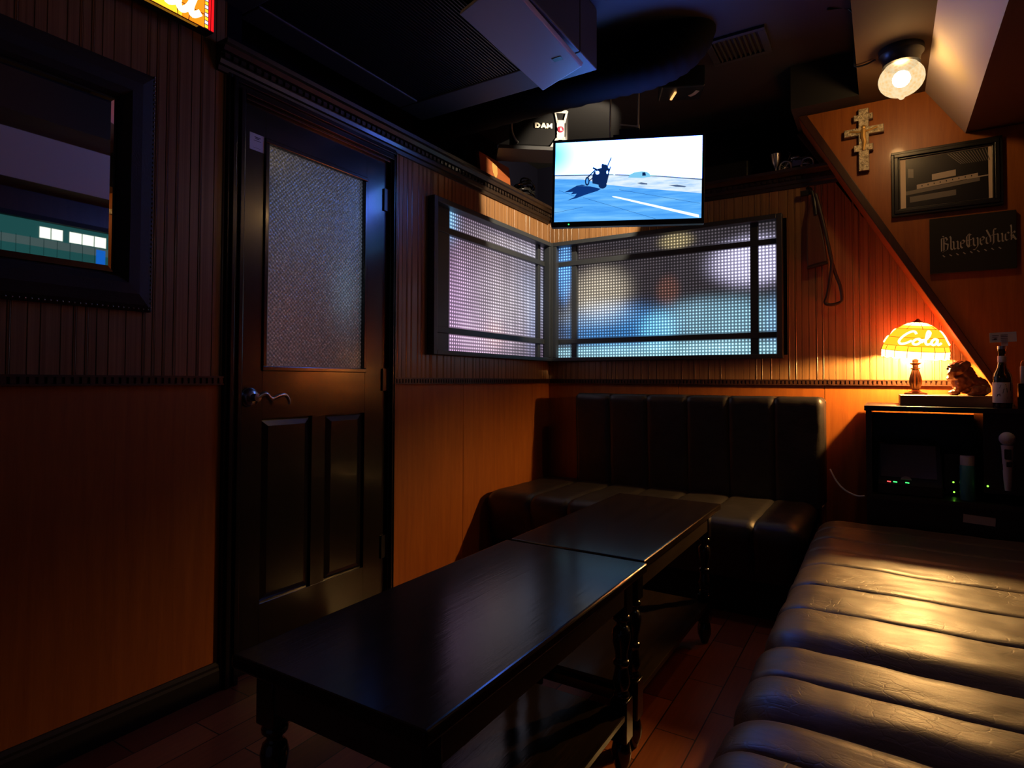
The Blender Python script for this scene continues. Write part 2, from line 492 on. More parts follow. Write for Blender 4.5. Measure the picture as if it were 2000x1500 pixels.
# ---- stair casing: veneer panel above a diagonal string
def diag(x, y0=(-.320, 2.396), y1=(.417, 1.064)): return y0[1]+(x-y0[0])*(y1[1]-y0[1])/(y1[0]-y0[0])
xt = -.320-(ZS-2.396)*.553
n_ = Vector((-(2.396-1.064), 0, -(.417+.320))).normalized()
wd = .028
A = Vector((xt, 0, ZS)); B = Vector((XR, 0, diag(XR)))
A2 = Vector((xt+n_.x*wd-wd*.55, 0, ZS)); B2 = B+n_*wd
m = MB(); m.prism([(A2.x, YS, ZS), (XR, YS, ZS), (XR, YS, B2.z-.03), (B2.x, YS, B2.z)], (0, YB-YS-.001, 0))
struct(m.build('wall_stair', 'veneer'), 'orange brown panel above the diagonal trim, bearing the cross', 'wall')
m = MB()
m.prism([(A.x, YS-.012, A.z), (B.x, YS-.012, B.z), (B2.x, YS-.012, B2.z), (A2.x, YS-.012, A2.z)], (0, .0118, 0))
m.prism([(A.x-.02, YB, A.z), (A.x+.36*.78-.02, YB, A.z-.36*1.41), (A.x+.36*.78+n_.x*wd-.02, YB, A.z-.36*1.41), (A.x+n_.x*wd-.05, YB, A.z)], (0, .275, 0))
struct(m.build('trim_4', 'trim_brown', bevel=.003), 'dark brown diagonal stair trim running down to the lamp shelf', 'trim')

# ---- chair rails with little blocks, baseboards
def rail(name, axis, a0, a1, label):
    m = MB(); d = .016
    def bx(p0, p1, z0, z1, dd):
        if axis == 'x': m.box((XL, p0, z0), (XL+dd, p1, z1))
        else: m.box((p0, YB, z0), (p1, YB-dd, z1))
    bx(a0, a1, RAIL0, RAIL0+.005, d); bx(a0, a1, RAIL1-.006, RAIL1, d); bx(a0, a1, RAIL0, RAIL1, .006)
    p = a0
    while p < a1-.014:
        bx(p, p+.013, RAIL0+.006, RAIL1-.007, d-.002); p += .0205
    return struct(m.build(name, 'trim_brown'), label, 'trim')
rail('trim_5', 'x', YF, 1.226, 'dark notched chair rail left of the door')
rail('trim_6', 'x', 2.066, YB, 'dark notched chair rail below the left window')
rail('trim_7', 'y', XL+.016, XR, 'dark notched chair rail behind the bench and lamp')
def baseboard(name, axis, a0, a1, label):
    prof = [(0, 0), (.016, 0), (.016, .07), (.012, .078), (.012, .086), (.006, .096), (0, .096)]
    m = MB()
    if axis == 'x': m.prism([(XL+p, a0, z) for p, z in prof], (0, a1-a0, 0))
    else: m.prism([(a0, YB-p, z) for p, z in prof], (a1-a0, 0, 0))
    struct(m.build(name, 'baseboard_paint'), label, 'baseboard')
baseboard('baseboard_left', 'x', YF, 1.226, 'dark baseboard left of the door')
baseboard('baseboard_corner', 'x', 2.066, YB, 'dark baseboard between door and bench')
baseboard('baseboard_back', 'y', XL+.016, XR, 'dark baseboard under the back window')

# ---- crown with dentils and a ledge on top
def crown(name, axis, a0, a1, label):
    prof = [(0, ZT-.005), (.012, ZT-.005), (.014, ZT+.012), (.022, ZT+.016), (.026, ZT+.03), (.026, ZT+.052), (.042, ZT+.056), (.052, ZT+.07), (.062, ZT+.075), (.064, ZT+.09), (-.26, ZT+.09), (-.26, ZT+.075), (-.0, ZT+.075)]
    m = MB()
    if axis == 'x': m.prism([(XL+p, a0, z) for p, z in prof], (0, a1-a0, 0))
    else: m.prism([(a0, YB-p, z) for p, z in prof], (a1-a0, 0, 0))
    p = a0+.01
    while p < a1-.02:
        if axis == 'x': m.box((XL+.02, p, ZT+.034), (XL+.036, p+.018, ZT+.05))
        else: m.box((p, YB-.02, ZT+.034), (p+.018, YB-.036, ZT+.05))
        p += .03
    return struct(m.build(name, 'dark_trim'), label, 'cornice')
crown('trim_8', 'x', 1.19, YB-.026, 'dark notched cornice ledge above the door and left window')
crown('trim_9', 'y', XL+.03, -.20, 'dark notched cornice ledge under the television')

# ---- door
d1 = root_struct('door_1', (XL, 1.666, 0), 'black glazed door with lever handle and textured glass', 'door')
def casing(m, y0, y1, zt):
    for k, (o, dd) in enumerate(((0, .018), (.012, .028), (.03, .022), (.045, .03), (.06, .016))):
        o2 = .0705 if k == 4 else (.012, .03, .045, .06)[k]
        m.box((XL, y0+o, 0), (XL+dd, y0+o2, zt-o2)); m.box((XL, y1-o2, 0), (XL+dd, y1-o, zt-o2)) if False else None
    return m
m = MB()
for (o, o2, dd) in ((0, .012, .016), (.012, .026, .028), (.026, .040, .020), (.040, .056, .030), (.056, .068, .014)):
    m.box((XL-.03, 1.229+o, 0), (XL+dd, 1.229+o2, 2.112-o))
    s2 = .46
    m.box((XL-.03, 2.064-o2*s2, 0), (XL+dd, 2.064-o*s2, 2.112-o))
    m.box((XL-.03, 1.229+o2, 2.112-o2), (XL+dd, 2.064-o2*s2, 2.112-o))
m.build('door_casing', 'black_door', d1, bevel=.002)
xf = XL-.002      # leaf face
m = MB()
LY0, LY1, LZ0, LZ1 = 1.388, 1.897, 1.084, 1.935
xb = XL-.04
P = ((1.384, 1.614), (1.681, 1.890)); PZ0, PZ1 = .237, .906
m.box((xb, DY0, .008), (xf, LY0, DZ)); m.box((xb, LY1, .008), (xf, DY1-.004, DZ))
m.box((xb, LY0, LZ1), (xf, LY1, DZ)); m.box((xb, LY0, PZ1), (xf, LY1, LZ0)); m.box((xb, LY0, .008), (xf, LY1, PZ0))
m.box((xb, 1.614, PZ0), (xf, 1.681, PZ1)); m.box((xb, LY0, PZ0), (xf-.012, LY1, PZ1))
m.build('door_leaf', 'black_door', d1, bevel=.0008, seg=1)
for (y0, y1) in P:       # raised panels with sloping borders
    m = MB(); b_ = .028
    y0 += .004; y1 -= .004
    o = [(xf-.011, y0, PZ0+.004), (xf-.011, y1, PZ0+.004), (xf-.011, y1, PZ1-.004), (xf-.011, y0, PZ1-.004)]
    i = [(xf-.002, y0+b_, PZ0+b_), (xf-.002, y1-b_, PZ0+b_), (xf-.002, y1-b_, PZ1-b_), (xf-.002, y0+b_, PZ1-b_)]
    m.add(o+i, [(4, 5, 6, 7)]+[(k, (k+1) % 4, 4+(k+1) % 4, 4+k) for k in range(4)]+[(3, 2, 1, 0)])
    m.build('door_panel', 'black_door', d1)
m = MB(); m.frame('x', xf-.03, xf+.007, LY0-.004, LY1+.004, LZ0-.004, LZ1+.004, .018); m.build('glass_bead', 'black_door', d1, bevel=.003)
# textured woven glass, lit from the room behind
t = NT('door_glass'); co = t.obj(); sep = t.n('ShaderNodeSeparateXYZ'); t.put(sep.inputs[0], co)
cell = .0165
def fr(s_): return t.math('SUBTRACT', t.math('FRACT', t.math('DIVIDE', s_, cell)), .5)
ya = t.math('ADD', sep.outputs[1], sep.outputs[2]); yb = t.math('SUBTRACT', sep.outputs[1], sep.outputs[2])
a, b = fr(ya), fr(yb)
r2 = t.math('ADD', t.math('MULTIPLY', a, a), t.math('MULTIPLY', b, b))
a2, b2 = fr(t.math('MULTIPLY', sep.outputs[1], 2)), fr(t.math('MULTIPLY', sep.outputs[2], 2))
q2 = t.math('ADD', t.math('MULTIPLY', a2, a2), t.math('MULTIPLY', b2, b2))
weave = t.math('MULTIPLY', t.math('EXPONENT', t.math('MULTIPLY', r2, -9.0)), t.math('ADD', .5, t.math('EXPONENT', t.math('MULTIPLY', q2, -16.0))))
grain = t.noise(co, 110, 2)
vr = t.n('ShaderNodeTexVoronoi'); t.put(vr.inputs['Vector'], co); vr.inputs['Scale'].default_value = 95
sp_ = t.n('ShaderNodeSeparateColor'); t.put(sp_.inputs[0], vr.outputs['Color'])
spark = t.math('MULTIPLY', t.math('POWER', sp_.outputs[0], 4.0), t.math('EXPONENT', t.math('MULTIPLY', t.math('POWER', t.math('MULTIPLY', vr.outputs['Distance'], 2.6), 2.0), -4.0)))
k = t.math('ADD', t.math('ADD', .16, t.math('MULTIPLY', weave, t.math('MULTIPLY', grain, 1.7))), t.math('MULTIPLY', spark, 3.2))
acc = (.055, .040, .048)
for (c, sc, colr, kk) in (((0, -.05, 1.72), (9, .35, .30), (.055, .075, .085), 1.0), ((0, .13, 1.42), (9, .09, .15), (.06, .11, .15), 1.2),
                          ((0, -.2, 1.25), (9, .25, .3), (.06, .03, .035), 1.0), ((0, .2, 1.14), (9, .12, .07), (.10, .045, .01), .9),
                          ((0, -.25, 1.88), (9, .12, .06), (.10, .07, .02), .8), ((0, .2, 1.75), (9, .08, .2), (.02, .06, .13), 1.0)):
    acc = t.vec('ADD', acc, t.vec('SCALE', colr, sc=t.math('MULTIPLY', t.blob(co, c, sc), kk)))
M['door_glass'] = t.bsdf((.03, .03, .032), .2, 0, 0, t.bump(t.math('ADD', weave, grain), .6, .003), .5, t.vec('SCALE', acc, sc=k), 2.0*DOOR_E)
m = MB(); m.box((xf-.022, LY0+.004, LZ0+.004), (xf-.012, LY1-.004, LZ1-.004)); m.build('door_glass', 'door_glass', d1)
m = MB()
m.lathe([(.034, 0), (.035, .006), (.031, .010), (.030, .016), (.024, .022), (.014, .026), (.012, .05), (.014, .052), (.0, .054)], (xf, 1.335, .985), 24, 'x')
hd = m.build('door_handle', 'pewter', d1, smooth=True)
m = MB()
path = smooth_path([(xf+.046, 1.335, .986), (xf+.05, 1.365, .998), (xf+.052, 1.39, .980), (xf+.052, 1.42, .990), (xf+.05, 1.45, .992), (xf+.048, 1.468, .972), (xf+.047, 1.470, .958)], 6)
m.tube(path, [.009-.004*i/(len(path)-1) for i in range(len(path))], 10); m.build('lever', 'pewter', hd, smooth=True)
for z in (.30, 1.05, 1.87):
    m = MB(); m.box((XL-.002, 2.0, z-.05), (XL+.006, 2.038, z+.05)); m.lathe([(.006, z-.052), (.006, z+.052)], (XL+.005, 2.034, 0), 10); m.build('hinge', 'black_plastic', d1)
# paper notice stuck on the door
m = MB(); xs = xf+.0008
m.box((xf, 1.322, 1.879), (xs, 1.381, 1.940)); m.mat(1)
for y0, y1, z0, z1 in ((1.341, 1.366, 1.926, 1.929), (1.343, 1.361, 1.921, 1.924), (1.338, 1.368, 1.914, 1.916), (1.336, 1.366, 1.888, 1.889)):
    m.box((xs, y0, z0), (xs+.0003, y1, z1))
tag(m.build('paper_notice', ['white_paper', 'grey_print'], origin=(xf, 1.35, 1.879)), 'small white paper notice stuck at the top left of the black door', 'notice')

# ---- corner windows
GZ = [(1.20, 1.285), (1.33, 1.805), (1.85, 1.93)]       # glass rows
def window(name, axis, a_list, label, glass_mat, loc):
    root = root_struct(name, loc, label, 'window')
    return root
w1 = root_struct('window_1', (XL, 2.95, 1.18), 'left corner window of black bars and pinkish moulded glass', 'window')
w2 = root_struct('window_2', (-1.2, YB, 1.18), 'wide back window of black bars and blue lit moulded glass', 'window')
fx0, fx1 = XL-.09, XL+.045     # frame depth
m = MB()
y0, y1, z0, z1 = 2.31, YB-.045, 1.176, 1.97
m.box((XL, y0, z0), (fx1, y0+.03, z1)); m.box((XL, y0+.03, z1-.028), (fx1, y1, z1)); m.box((XL, y0+.03, z0), (fx1, y1, z0+.024))
m.box((XL, y1-.028, z0+.024), (fx1-.002, y1, z1-.028))
m.box((fx0, WLy0-.085, z0+.02), (XL, WLy0-.05, z1-.02)); m.box((fx0, WLy0-.06, WLz1), (XL, YB+.02, WLz1+.022)); m.box((fx0, WLy0-.06, WLz0-.022), (XL, YB+.02, WLz0))
xg = XL-.022
m.box((xg-.012, 2.37, 1.19), (xg+.020, 2.492, 1.95)); m.box((xg-.012, 3.44, 1.19), (xg+.020, 3.472, 1.95))
for (a, b) in ((GZ[0][1], GZ[1][0]), (GZ[1][1], GZ[2][0])):
    m.box((xg-.012, 2.335, a+.006), (xg+.026, YB+.02, b-.006))
m.build('window_frame', 'frame_grey', w1, bevel=.003)
lens_glass('glass_left', 1, [((0, -.5, .25), (9, .40, .28), (.30, .16, .34), 1.0), ((0, .05, .33), (9, .36, .28), (.44, .40, .42), 1.0), ((0, .50, .42), (9, .25, .25), (.16, .22, .30), 1.0),
    ((0, -.18, .10), (9, .3, .10), (.34, .22, .30), 1.0), ((0, .0, .14), (9, .10, .08), (.30, .12, .02), .8), ((0, .30, .70), (9, .5, .06), (.20, .20, .22), 1.3), ((0, -.50, .72), (9, .09, .09), (.14, .48, .85), 2.6), ((0, .45, .2), (9, .08, .2), (.02, .06, .14), 1.0)], (.10, .06, .10), 3.3*WIN_E)
m = MB(); m.box((xg-.004, 2.34, 1.19), (xg, YB+.02, 1.95)); m.build('pane', 'glass_left', w1)
# back window
m = MB(); fy1 = YB-.045
x0, x1 = XL+.045, -.468
m.box((x1-.03, fy1, z0), (x1, YB, z1)); m.box((x0, fy1, z1-.028), (x1-.03, YB, z1)); m.box((x0, fy1, z0), (x1-.03, YB, z0+.024)); m.box((x0, fy1+.002, z0+.024), (x0+.03, YB, z1-.028))
m.box((x1-.034, YB, z0+.02), (x1-.008, YB+.09, z1-.02)); m.box((XL, YB, WLz1), (x1-.03, YB+.09, WLz1+.022)); m.box((XL, YB, WLz0-.022), (x1-.03, YB+.09, WLz0))
yg = YB+.022
m.box((-1.765, yg-.020, 1.19), (-1.727, yg+.012, 1.95)); m.box((-.642, yg-.020, 1.19), (-.598, yg+.012, 1.95))
for (a, b) in ((GZ[0][1], GZ[1][0]), (GZ[1][1], GZ[2][0])):
    m.box((XL, yg-.026, a+.006), (x1-.02, yg+.012, b-.006))
m.box((XL-.02, YB-.05, z0+.002), (XL+.05, YB+.02, z1-.002))       # corner post
m.build('window_frame', 'frame_grey', w2, bevel=.003)
lens_glass('glass_back', 0, [((-.37, 0, .44), (.20, 9, .16), (.42, .36, .26), 1.0), ((.57, 0, .55), (.22, 9, .13), (.66, .62, .92), 1.3), ((-.25, 0, .21), (.36, 9, .15), (.01, .19, .52), 1.0), ((-.40, 0, .30), (.25, 9, .09), (.16, .18, .18), 1.0), ((.02, 0, .17), (.11, 9, .12), (.10, .36, .52), 1.0),
    ((.38, 0, .23), (.38, 9, .13), (.18, .38, .50), 1.1), ((.08, 0, .42), (.07, 9, .09), (.10, .03, .01), 1.0), ((.10, 0, .055), (.90, 9, .05), (.26, .55, .68), 1.2), ((.13, 0, .72), (.10, 9, .05), (.30, .24, .10), 1.0), ((-.62, 0, .60), (.06, 9, .2), (.08, .30, .75), 1.4), ((.68, 0, .2), (.05, 9, .15), (.05, .12, .25), 1.0)], (.05, .042, .05), 3.2*WIN_E, pw=4.0)
m = MB(); m.box((XL-.02, yg, 1.19), (x1-.02, yg+.004, 1.95)); m.build('pane', 'glass_back', w2)

# ================================================================== LIGHTS AND FITTINGS
# ---- globe lamp on the soffit
gl = thing('ceiling_lamp', (.070, 2.89, ZS), 'round pressed glass globe lamp glowing on the dark soffit', 'lamp')
m = MB(); m.lathe([(.080, 0), (.080, -.022), (.072, -.030), (.066, -.05), (.067, -.066), (.055, -.07)], (.070, 2.89, ZS), 28); m.build('base', 'black_plastic', gl, smooth=True)
t = NT('globe_glass'); co = t.obj(); v = t.n('ShaderNodeTexVoronoi'); t.put(v.inputs['Vector'], co); v.inputs['Scale'].default_value = 75
tr = t.n('ShaderNodeBsdfTransparent'); tr.inputs[0].default_value = (1, .93, .8, 1)
em = t.n('ShaderNodeEmission'); t.put(em.inputs[0], t.mix(t.math('MULTIPLY', v.outputs[0], 1.3, clamp=True), (1, .58, .20), (1, .82, .50))); em.inputs[1].default_value = 1.15
mx = t.n('ShaderNodeMixShader'); mx.inputs[0].default_value = .62; t.t.links.new(tr.outputs[0], mx.inputs[1]); t.t.links.new(em.outputs[0], mx.inputs[2]); t.t.links.new(mx.outputs[0], t.out.inputs[0]); M['globe_glass'] = t.m
m = MB(); gp = [(.055, -.062)]+[(.082*math.cos(R(a)), -.122-.070*math.sin(R(a))) for a in range(-45, 76, 12)]+[(.014, -.196), (.008, -.204), (.001, -.206)]
m.lathe(gp, (.070, 2.89, ZS), 28, cap=False); m.build('globe', 'globe_glass', gl, smooth=True)
emissive('globe_bulb', (1, .60, .24), GLOBE_E)
m = MB(); m.ball((.070, 2.89, ZS-.122), .032, 16, 12); m.build('bulb', 'globe_bulb', gl, smooth=True)
m = MB(); m.tube(smooth_path([(-.02, 2.91, ZS-.008), (-.055, 2.925, ZS-.012), (-.094, 2.93, ZS-.006), (-.096, 2.92, ZS+.03), (-.10, 2.88, ZC-.01), (-.19, 2.81, ZC-.006)], 5), .004, 8); m.build('wire', 'cable_black', gl, smooth=True)

# ---- stained glass table lamp
LX, LY, LZ = .125, 3.43, .991
lamp = thing('table_lamp', (LX, LY, LZ), 'small stained glass table lamp with lettered amber dome shade, glowing on a wooden board', 'lamp')
m = MB(); m.lathe([(.046, 0), (.046, .006), (.030, .010), (.022, .014), (.016, .020)], (LX, LY, LZ), 28); m.build('base', 'bronze', lamp, smooth=True)
m = MB(); m.lathe([(.012, .018), (.018, .03), (.024, .055), (.023, .075), (.016, .105), (.012, .118)], (LX, LY, LZ), 40, flute=.10, nf=10)
m.lathe([(.018, .118), (.020, .122), (.012, .126), (.011, .138), (.020, .143), (.024, .148), (.012, .150), (.013, .178), (.011, .181)], (LX, LY, LZ), 28); m.build('stem', 'bronze', lamp, smooth=True)
emissive('lamp_bulb', (1, .56, .17), BULB_E)
m = MB(); m.ball((LX, LY, 1.199), .016, 14, 10, (1, 1, 1.25)); m.build('bulb', 'lamp_bulb', lamp, smooth=True)
emissive('shade_amber', (1, .036, .0012), 20); emissive('shade_yellow', (1, .26, .012), 4.5); emissive('shade_white', (1, .36, .11), 10)
prof = [(.136, 1.168, 2), (.138, 1.180, 2), (.138, 1.200, 2), (.137, 1.201, 1), (.134, 1.215, 1), (.130, 1.225, 0), (.121, 1.245, 0), (.109, 1.266, 0), (.094, 1.287, 0), (.078, 1.304, 1), (.060, 1.317, 2), (.040, 1.327, 2), (.018, 1.333, 2)]
m = MB(); n = 64
vs = []
for j, (r, z, k_) in enumerate(prof):
    for i in range(n):
        a = 2*math.pi*i/n
        zz = z-(.006*abs(math.sin(a*8)) if j == 0 else 0)
        vs.append((LX+r*math.cos(a), LY+r*math.sin(a), zz))
o = len(m.v); m.v += vs
for j in range(len(prof)-1):
    for i in range(n):
        m.f.append((j*n+i, j*n+(i+1) % n, (j+1)*n+(i+1) % n, (j+1)*n+i)); m.mi.append(prof[j][2])
TILT = Matrix.Rotation(R(6), 3, 'X') @ Matrix.Rotation(R(4.7), 3, 'Y')
def tilted(p):
    q = TILT @ (Vector(p)-Vector((LX, LY, 1.20)))+Vector((LX, LY, 1.20)); return tuple(q)
m.v = [tilted(p) for p in m.v]
shade = m.build('lamp_shade', ['shade_amber', 'shade_yellow', 'shade_white'], lamp, smooth=True, fix=False)
def dome(a, z, off=0):
    for j in range(len(prof)-1):
        if prof[j][1] <= z <= prof[j+1][1]:
            f_ = (z-prof[j][1])/(prof[j+1][1]-prof[j][1]); r = prof[j][0]+f_*(prof[j+1][0]-prof[j][0])+off
            return tilted((LX+r*math.cos(a), LY+r*math.sin(a), z+off*.4))
    return (LX, LY, z)
m = MB()
for k_ in range(16):
    a = 2*math.pi*(k_+.35)/16
    m.tube([dome(a, z, .001) for z in (1.169, 1.185, 1.20, 1.222)], .0012, 6)
    if k_ % 2 == 0: m.tube([dome(a+.1, z, .001) for z in (1.30, 1.31, 1.32, 1.332)], .0010, 6)
for z in (1.2005, 1.224, 1.262, 1.303):
    m.tube([dome(2*math.pi*i/48, z, .001) for i in range(48)], .0011, 6, True)
m.build('lead_line', 'black_paint', shade)
m = MB(); m.lathe([(.022, 1.330), (.022, 1.335), (.012, 1.339), (.006, 1.347), (.001, 1.35)], (LX, LY, 0), 20); m.v = [tilted(p) for p in m.v]; m.build('finial', 'bronze', lamp, smooth=True)
# script lettering on the dome; u runs right, v up
SCRIPT = {'C': ([(1.0, .82), (.86, .98), (.62, 1.0), (.34, .82), (.16, .48), (.16, .2), (.34, .02), (.62, .06), (.9, .3)], 1.05),
          'o': ([(.5, .58), (.25, .5), (.14, .26), (.26, .05), (.5, .04), (.66, .26), (.60, .5), (.45, .58), (.6, .46), (.95, .5)], .85),
          'l': ([(.0, .2), (.35, .55), (.55, .95), (.42, 1.08), (.28, .85), (.24, .3), (.36, .05), (.6, .12)], .6),
          'a': ([(.66, .52), (.42, .6), (.18, .42), (.14, .16), (.32, .03), (.55, .2), (.68, .54), (.62, .2), (.74, .04), (1.0, .18)], .95)}
def script(mb, word, x, h, width, to3, thick, k0=0.0, slant=.25, capscale=1.0, cond=1.0):
    for ch in word:
        pts, adv = SCRIPT[ch]; sc = h*(capscale if ch in 'Cl' else .8)
        q = smooth_path([Vector((x+(u+v*slant)*sc*cond, v*sc)) for u, v in pts], 5)
        mb.ribbon(q, width, thick, to3, k0=k0); x += adv*sc*.92*cond
    return x
A0 = -math.pi/2-.10
def on_dome(off_a):
    def f(u, v, k_):
        return dome(off_a+u, 1.232+v, .0015+k_)
    return f
emissive('letter_glow', (1, .42, .15), 9)
for off in (-.62, 1.35, 3.3):
    x = 0; m = MB()
    for ch in 'Cola':
        pts, adv = SCRIPT[ch]; sc = .058*(1.0 if ch in 'C' else (.98 if ch == 'l' else .78))
        q = smooth_path([Vector(((x+(u+v*.25)*sc)/.105, v*sc)) for u, v in pts], 5)
        mm = on_dome(A0+off)
        # ribbon in (angle, height): widen in angle
        L = [mm(p.x, p.y, .0) for p in q]
        m.tube(L, .0052, 8); x += adv*sc*.86
    m.build('lettering', 'letter_glow', shade, smooth=True)
# ---- lit stained glass sign
sg = thing('lit_sign', (-1.84, .66, 2.172), 'glowing orange stained glass sign with white script, hung high left of the door', 'sign')
emissive('sign_orange', (1, .20, .008), SIGN_E*.9); emissive('sign_amber', (1, .42, .02), SIGN_E*1.1); emissive('sign_red', (.75, .008, .012), SIGN_E*.7); emissive('sign_white', (1, .84, .55), SIGN_E*1.8); emissive('sign_tile', (.75, .72, .95), SIGN_E*.7); emissive('sign_added_glow', (1, .40, .03), SIGN_E*.12)
m = MB(); xs = -1.84; Y0, Y1, Z0, Z1 = .16, 1.125, 2.172, 2.47
m.box((xs-.045, Y0, Z0), (xs-.002, Y1, Z1)); m.build('case', 'black_paint', sg)
def q4(mb, mi, y0, y1, z0, z1, k=0):
    mb.mat(mi); x = xs+.0005*k; mb.add([(x, y0, z0), (x, y1, z0), (x, y1, z1), (x, y0, z1)], [(0, 1, 2, 3)])
m = MB(); q4(m, 0, Y0+.05, 1.092, Z0+.002, Z1-.002)
q4(m, 1, Y0+.05, 1.02, Z0+.002, Z0+.12, 1)
q4(m, 2, 1.106, 1.113, Z0+.002, Z1-.002); q4(m, 2, 1.115, Y1-.001, Z0+.002, Z1-.002)
z = Z0+.004; k_ = 0
while z < Z1-.02:
    q4(m, (3 if k_ % 2 else 1), 1.094, 1.1045, z, z+.010); z += .0125; k_ += 1
m.mat(4); m.box((xs-.014, Y0+.05, Z0-.0012), (xs-.003, Y1-.05, Z0-.0004))  # added glowing strip under the case, throws amber light on the wall below
m.build('glass_panel', ['sign_orange', 'sign_amber', 'sign_red', 'sign_tile', 'sign_added_glow'], sg, fix=False)
m = MB()
for y in (.70, .80, .90, 1.0, 1.05): m.tube([(xs+.001, y+.01*math.sin(y*40), Z0), (xs+.001, y, Z0+.06), (xs+.001, y+.02, Z1)], .0012, 5)
for z in (2.21, 2.26, 2.32, 2.39): m.tube([(xs+.001, Y0+.05, z), (xs+.001, 1.092, z+.006)], .0012, 5)
m.build('lead_line', 'black_paint', sg)
m = MB(); script(m, 'Cola', .772, .165, .019, lambda u, v, k_: (xs+.002+k_, u, 2.189+v), .002, slant=.3, cond=.62); m.build('lettering', 'sign_white', sg, fix=True)
for y in (.3, 1.0):
    m = MB(); m.tube([(xs-.02, y, Z1), (xs-.02, y, ZC)], .002, 6); m.build('hanging_wire', 'steel', sg)

# ---- television
TLv, TRv = Vector((-1.391, 2.629, 2.019)), Vector((-.722, 2.883, 2.007))
tc = (TLv+TRv)/2; tw = .722; th = .432
ang = math.atan2(TRv.y-TLv.y, TRv.x-TLv.x)
tv = thing('television', tuple(tc), 'black flat television hung from the ceiling, showing a chopper motorbike on a road', 'television', rot=(0, R(1.0), ang))
def tvp(s_, t_, k): return ((s_-.5)*(tw-.026), -.0215-k*.0004, (.5-t_)*(th-.036)+.006)
m = MB(); m.frame('y', -.024, .012, -tw/2, tw/2, -th/2, th/2, .013, .014); m.box((-tw/2, -.024, -th/2+.014), (tw/2, -.018, -th/2+.026))
m.box((-tw/2+.004, -.018, -th/2+.01), (tw/2-.004, .02, th/2-.008)); m.box((-.2, .02, -.15), (.2, .05, .08))
m.build('bezel', 'black_plastic', tv, bevel=.002, local=True)
# picture
t = NT('screen_sky'); co = t.obj(); sep = t.n('ShaderNodeSeparateXYZ'); t.put(sep.inputs[0], co)
g1 = t.blob(co, (-.38, 0, .14), (.17, 9, .15))
col = t.mix(g1, (.085, .19, 1.0), (.12, .50, 1.0)); e_ = t.n('ShaderNodeEmission'); t.put(e_.inputs[0], col); t.put(e_.inputs[1], t.math('SUBTRACT', 21*TV_E, t.math('MULTIPLY', g1, 19.8*TV_E))); t.t.links.new(e_.outputs[0], t.out.inputs[0]); M['screen_sky'] = t.m
t = NT('screen_road'); co = t.obj(); nz = t.noise(co, 3, 4, .6, (1.2, 1, 16)); col = t.ramp(nz, [(.3, (.05, .30, .86)), (.5, (.10, .42, .95)), (.72, (.20, .56, 1.0))])
e_ = t.n('ShaderNodeEmission'); t.put(e_.inputs[0], col); e_.inputs[1].default_value = 1.05*TV_E; t.t.links.new(e_.outputs[0], t.out.inputs[0]); M['screen_road'] = t.m
t = NT('screen_sand'); co = t.obj(); nz = t.noise(co, 8, 4, .6, (1.2, 1, 8)); col = t.ramp(nz, [(.3, (.38, .62, 1.0)), (.48, (.66, .84, 1.0)), (.62, (.86, .95, 1.0))])
e_ = t.n('ShaderNodeEmission'); t.put(e_.inputs[0], col); e_.inputs[1].default_value = 1.0*TV_E; t.t.links.new(e_.outputs[0], t.out.inputs[0]); M['screen_sand'] = t.m
emissive('screen_dark', (.004, .02, .10), 1.0); emissive('screen_shadow', (.004, .035, .20), 1.0); emissive('screen_lane', (.72, .85, 1.0), 1.6); emissive('screen_van', (.22, .62, .92), 1.0); emissive('screen_hill', (.10, .16, .30), 1.0)
m = MB()
def poly(mi, pts, k):
    m.mat(mi); vs = [tvp(a, b, k) for a, b in pts]
    ar = sum(pts[i][0]*pts[(i+1) % len(pts)][1]-pts[(i+1) % len(pts)][0]*pts[i][1] for i in range(len(pts)))
    if ar > 0: vs = vs[::-1]
    m.add(vs, [tuple(range(len(vs)))])
def disc(mi, c, rx, ry, k, n=20): poly(mi, [(c[0]+rx*math.cos(2*math.pi*i/n), c[1]+ry*math.sin(2*math.pi*i/n)) for i in range(n)], k)
def line(mi, a, b, wd, k):
    ax, ay = a; bx, by = b; dx, dy = (bx-ax)*1.75, by-ay; l = math.hypot(dx, dy); nx, ny = -dy/l*wd/1.75, dx/l*wd
    poly(mi, [(ax+nx, ay+ny), (bx+nx, by+ny), (bx-nx, by-ny), (ax-nx, ay-ny)], k)
poly(0, [(0, 0), (1, 0), (1, 1), (0, 1)], 0)
poly(2, [(0, .415), (.4, .43), (1, .52), (1, 1), (0, 1)], 1)
poly(1, [(0, .455), (.2, .475), (.36, .55), (.55, .60), (.8, .655), (1, .70), (1, 1), (0, 1)], 2)
poly(7, [(0, .405), (.12, .41), (.4, .425), (.42, .437), (.1, .424), (0, .42)], 2)
poly(7, [(.42, .428), (.7, .462), (1, .527), (1, .540), (.7, .476), (.42, .44)], 2)
poly(7, [(.57, .545), (.60, .54), (.64, .555), (.64, .57), (.60, .565)], 2)
poly(7, [(.78, .585), (.84, .585), (.90, .61), (.89, .62), (.83, .61)], 2)
poly(5, [(.40, .695), (.43, .70), (.985, .955), (.985, .99), (.41, .71)], 3)
poly(6, [(.51, .475), (.52, .44), (.55, .415), (.60, .405), (.635, .415), (.655, .44), (.66, .48), (.60, .485)], 3)
poly(3, [(.605, .42), (.625, .42), (.63, .46), (.605, .46)], 4)
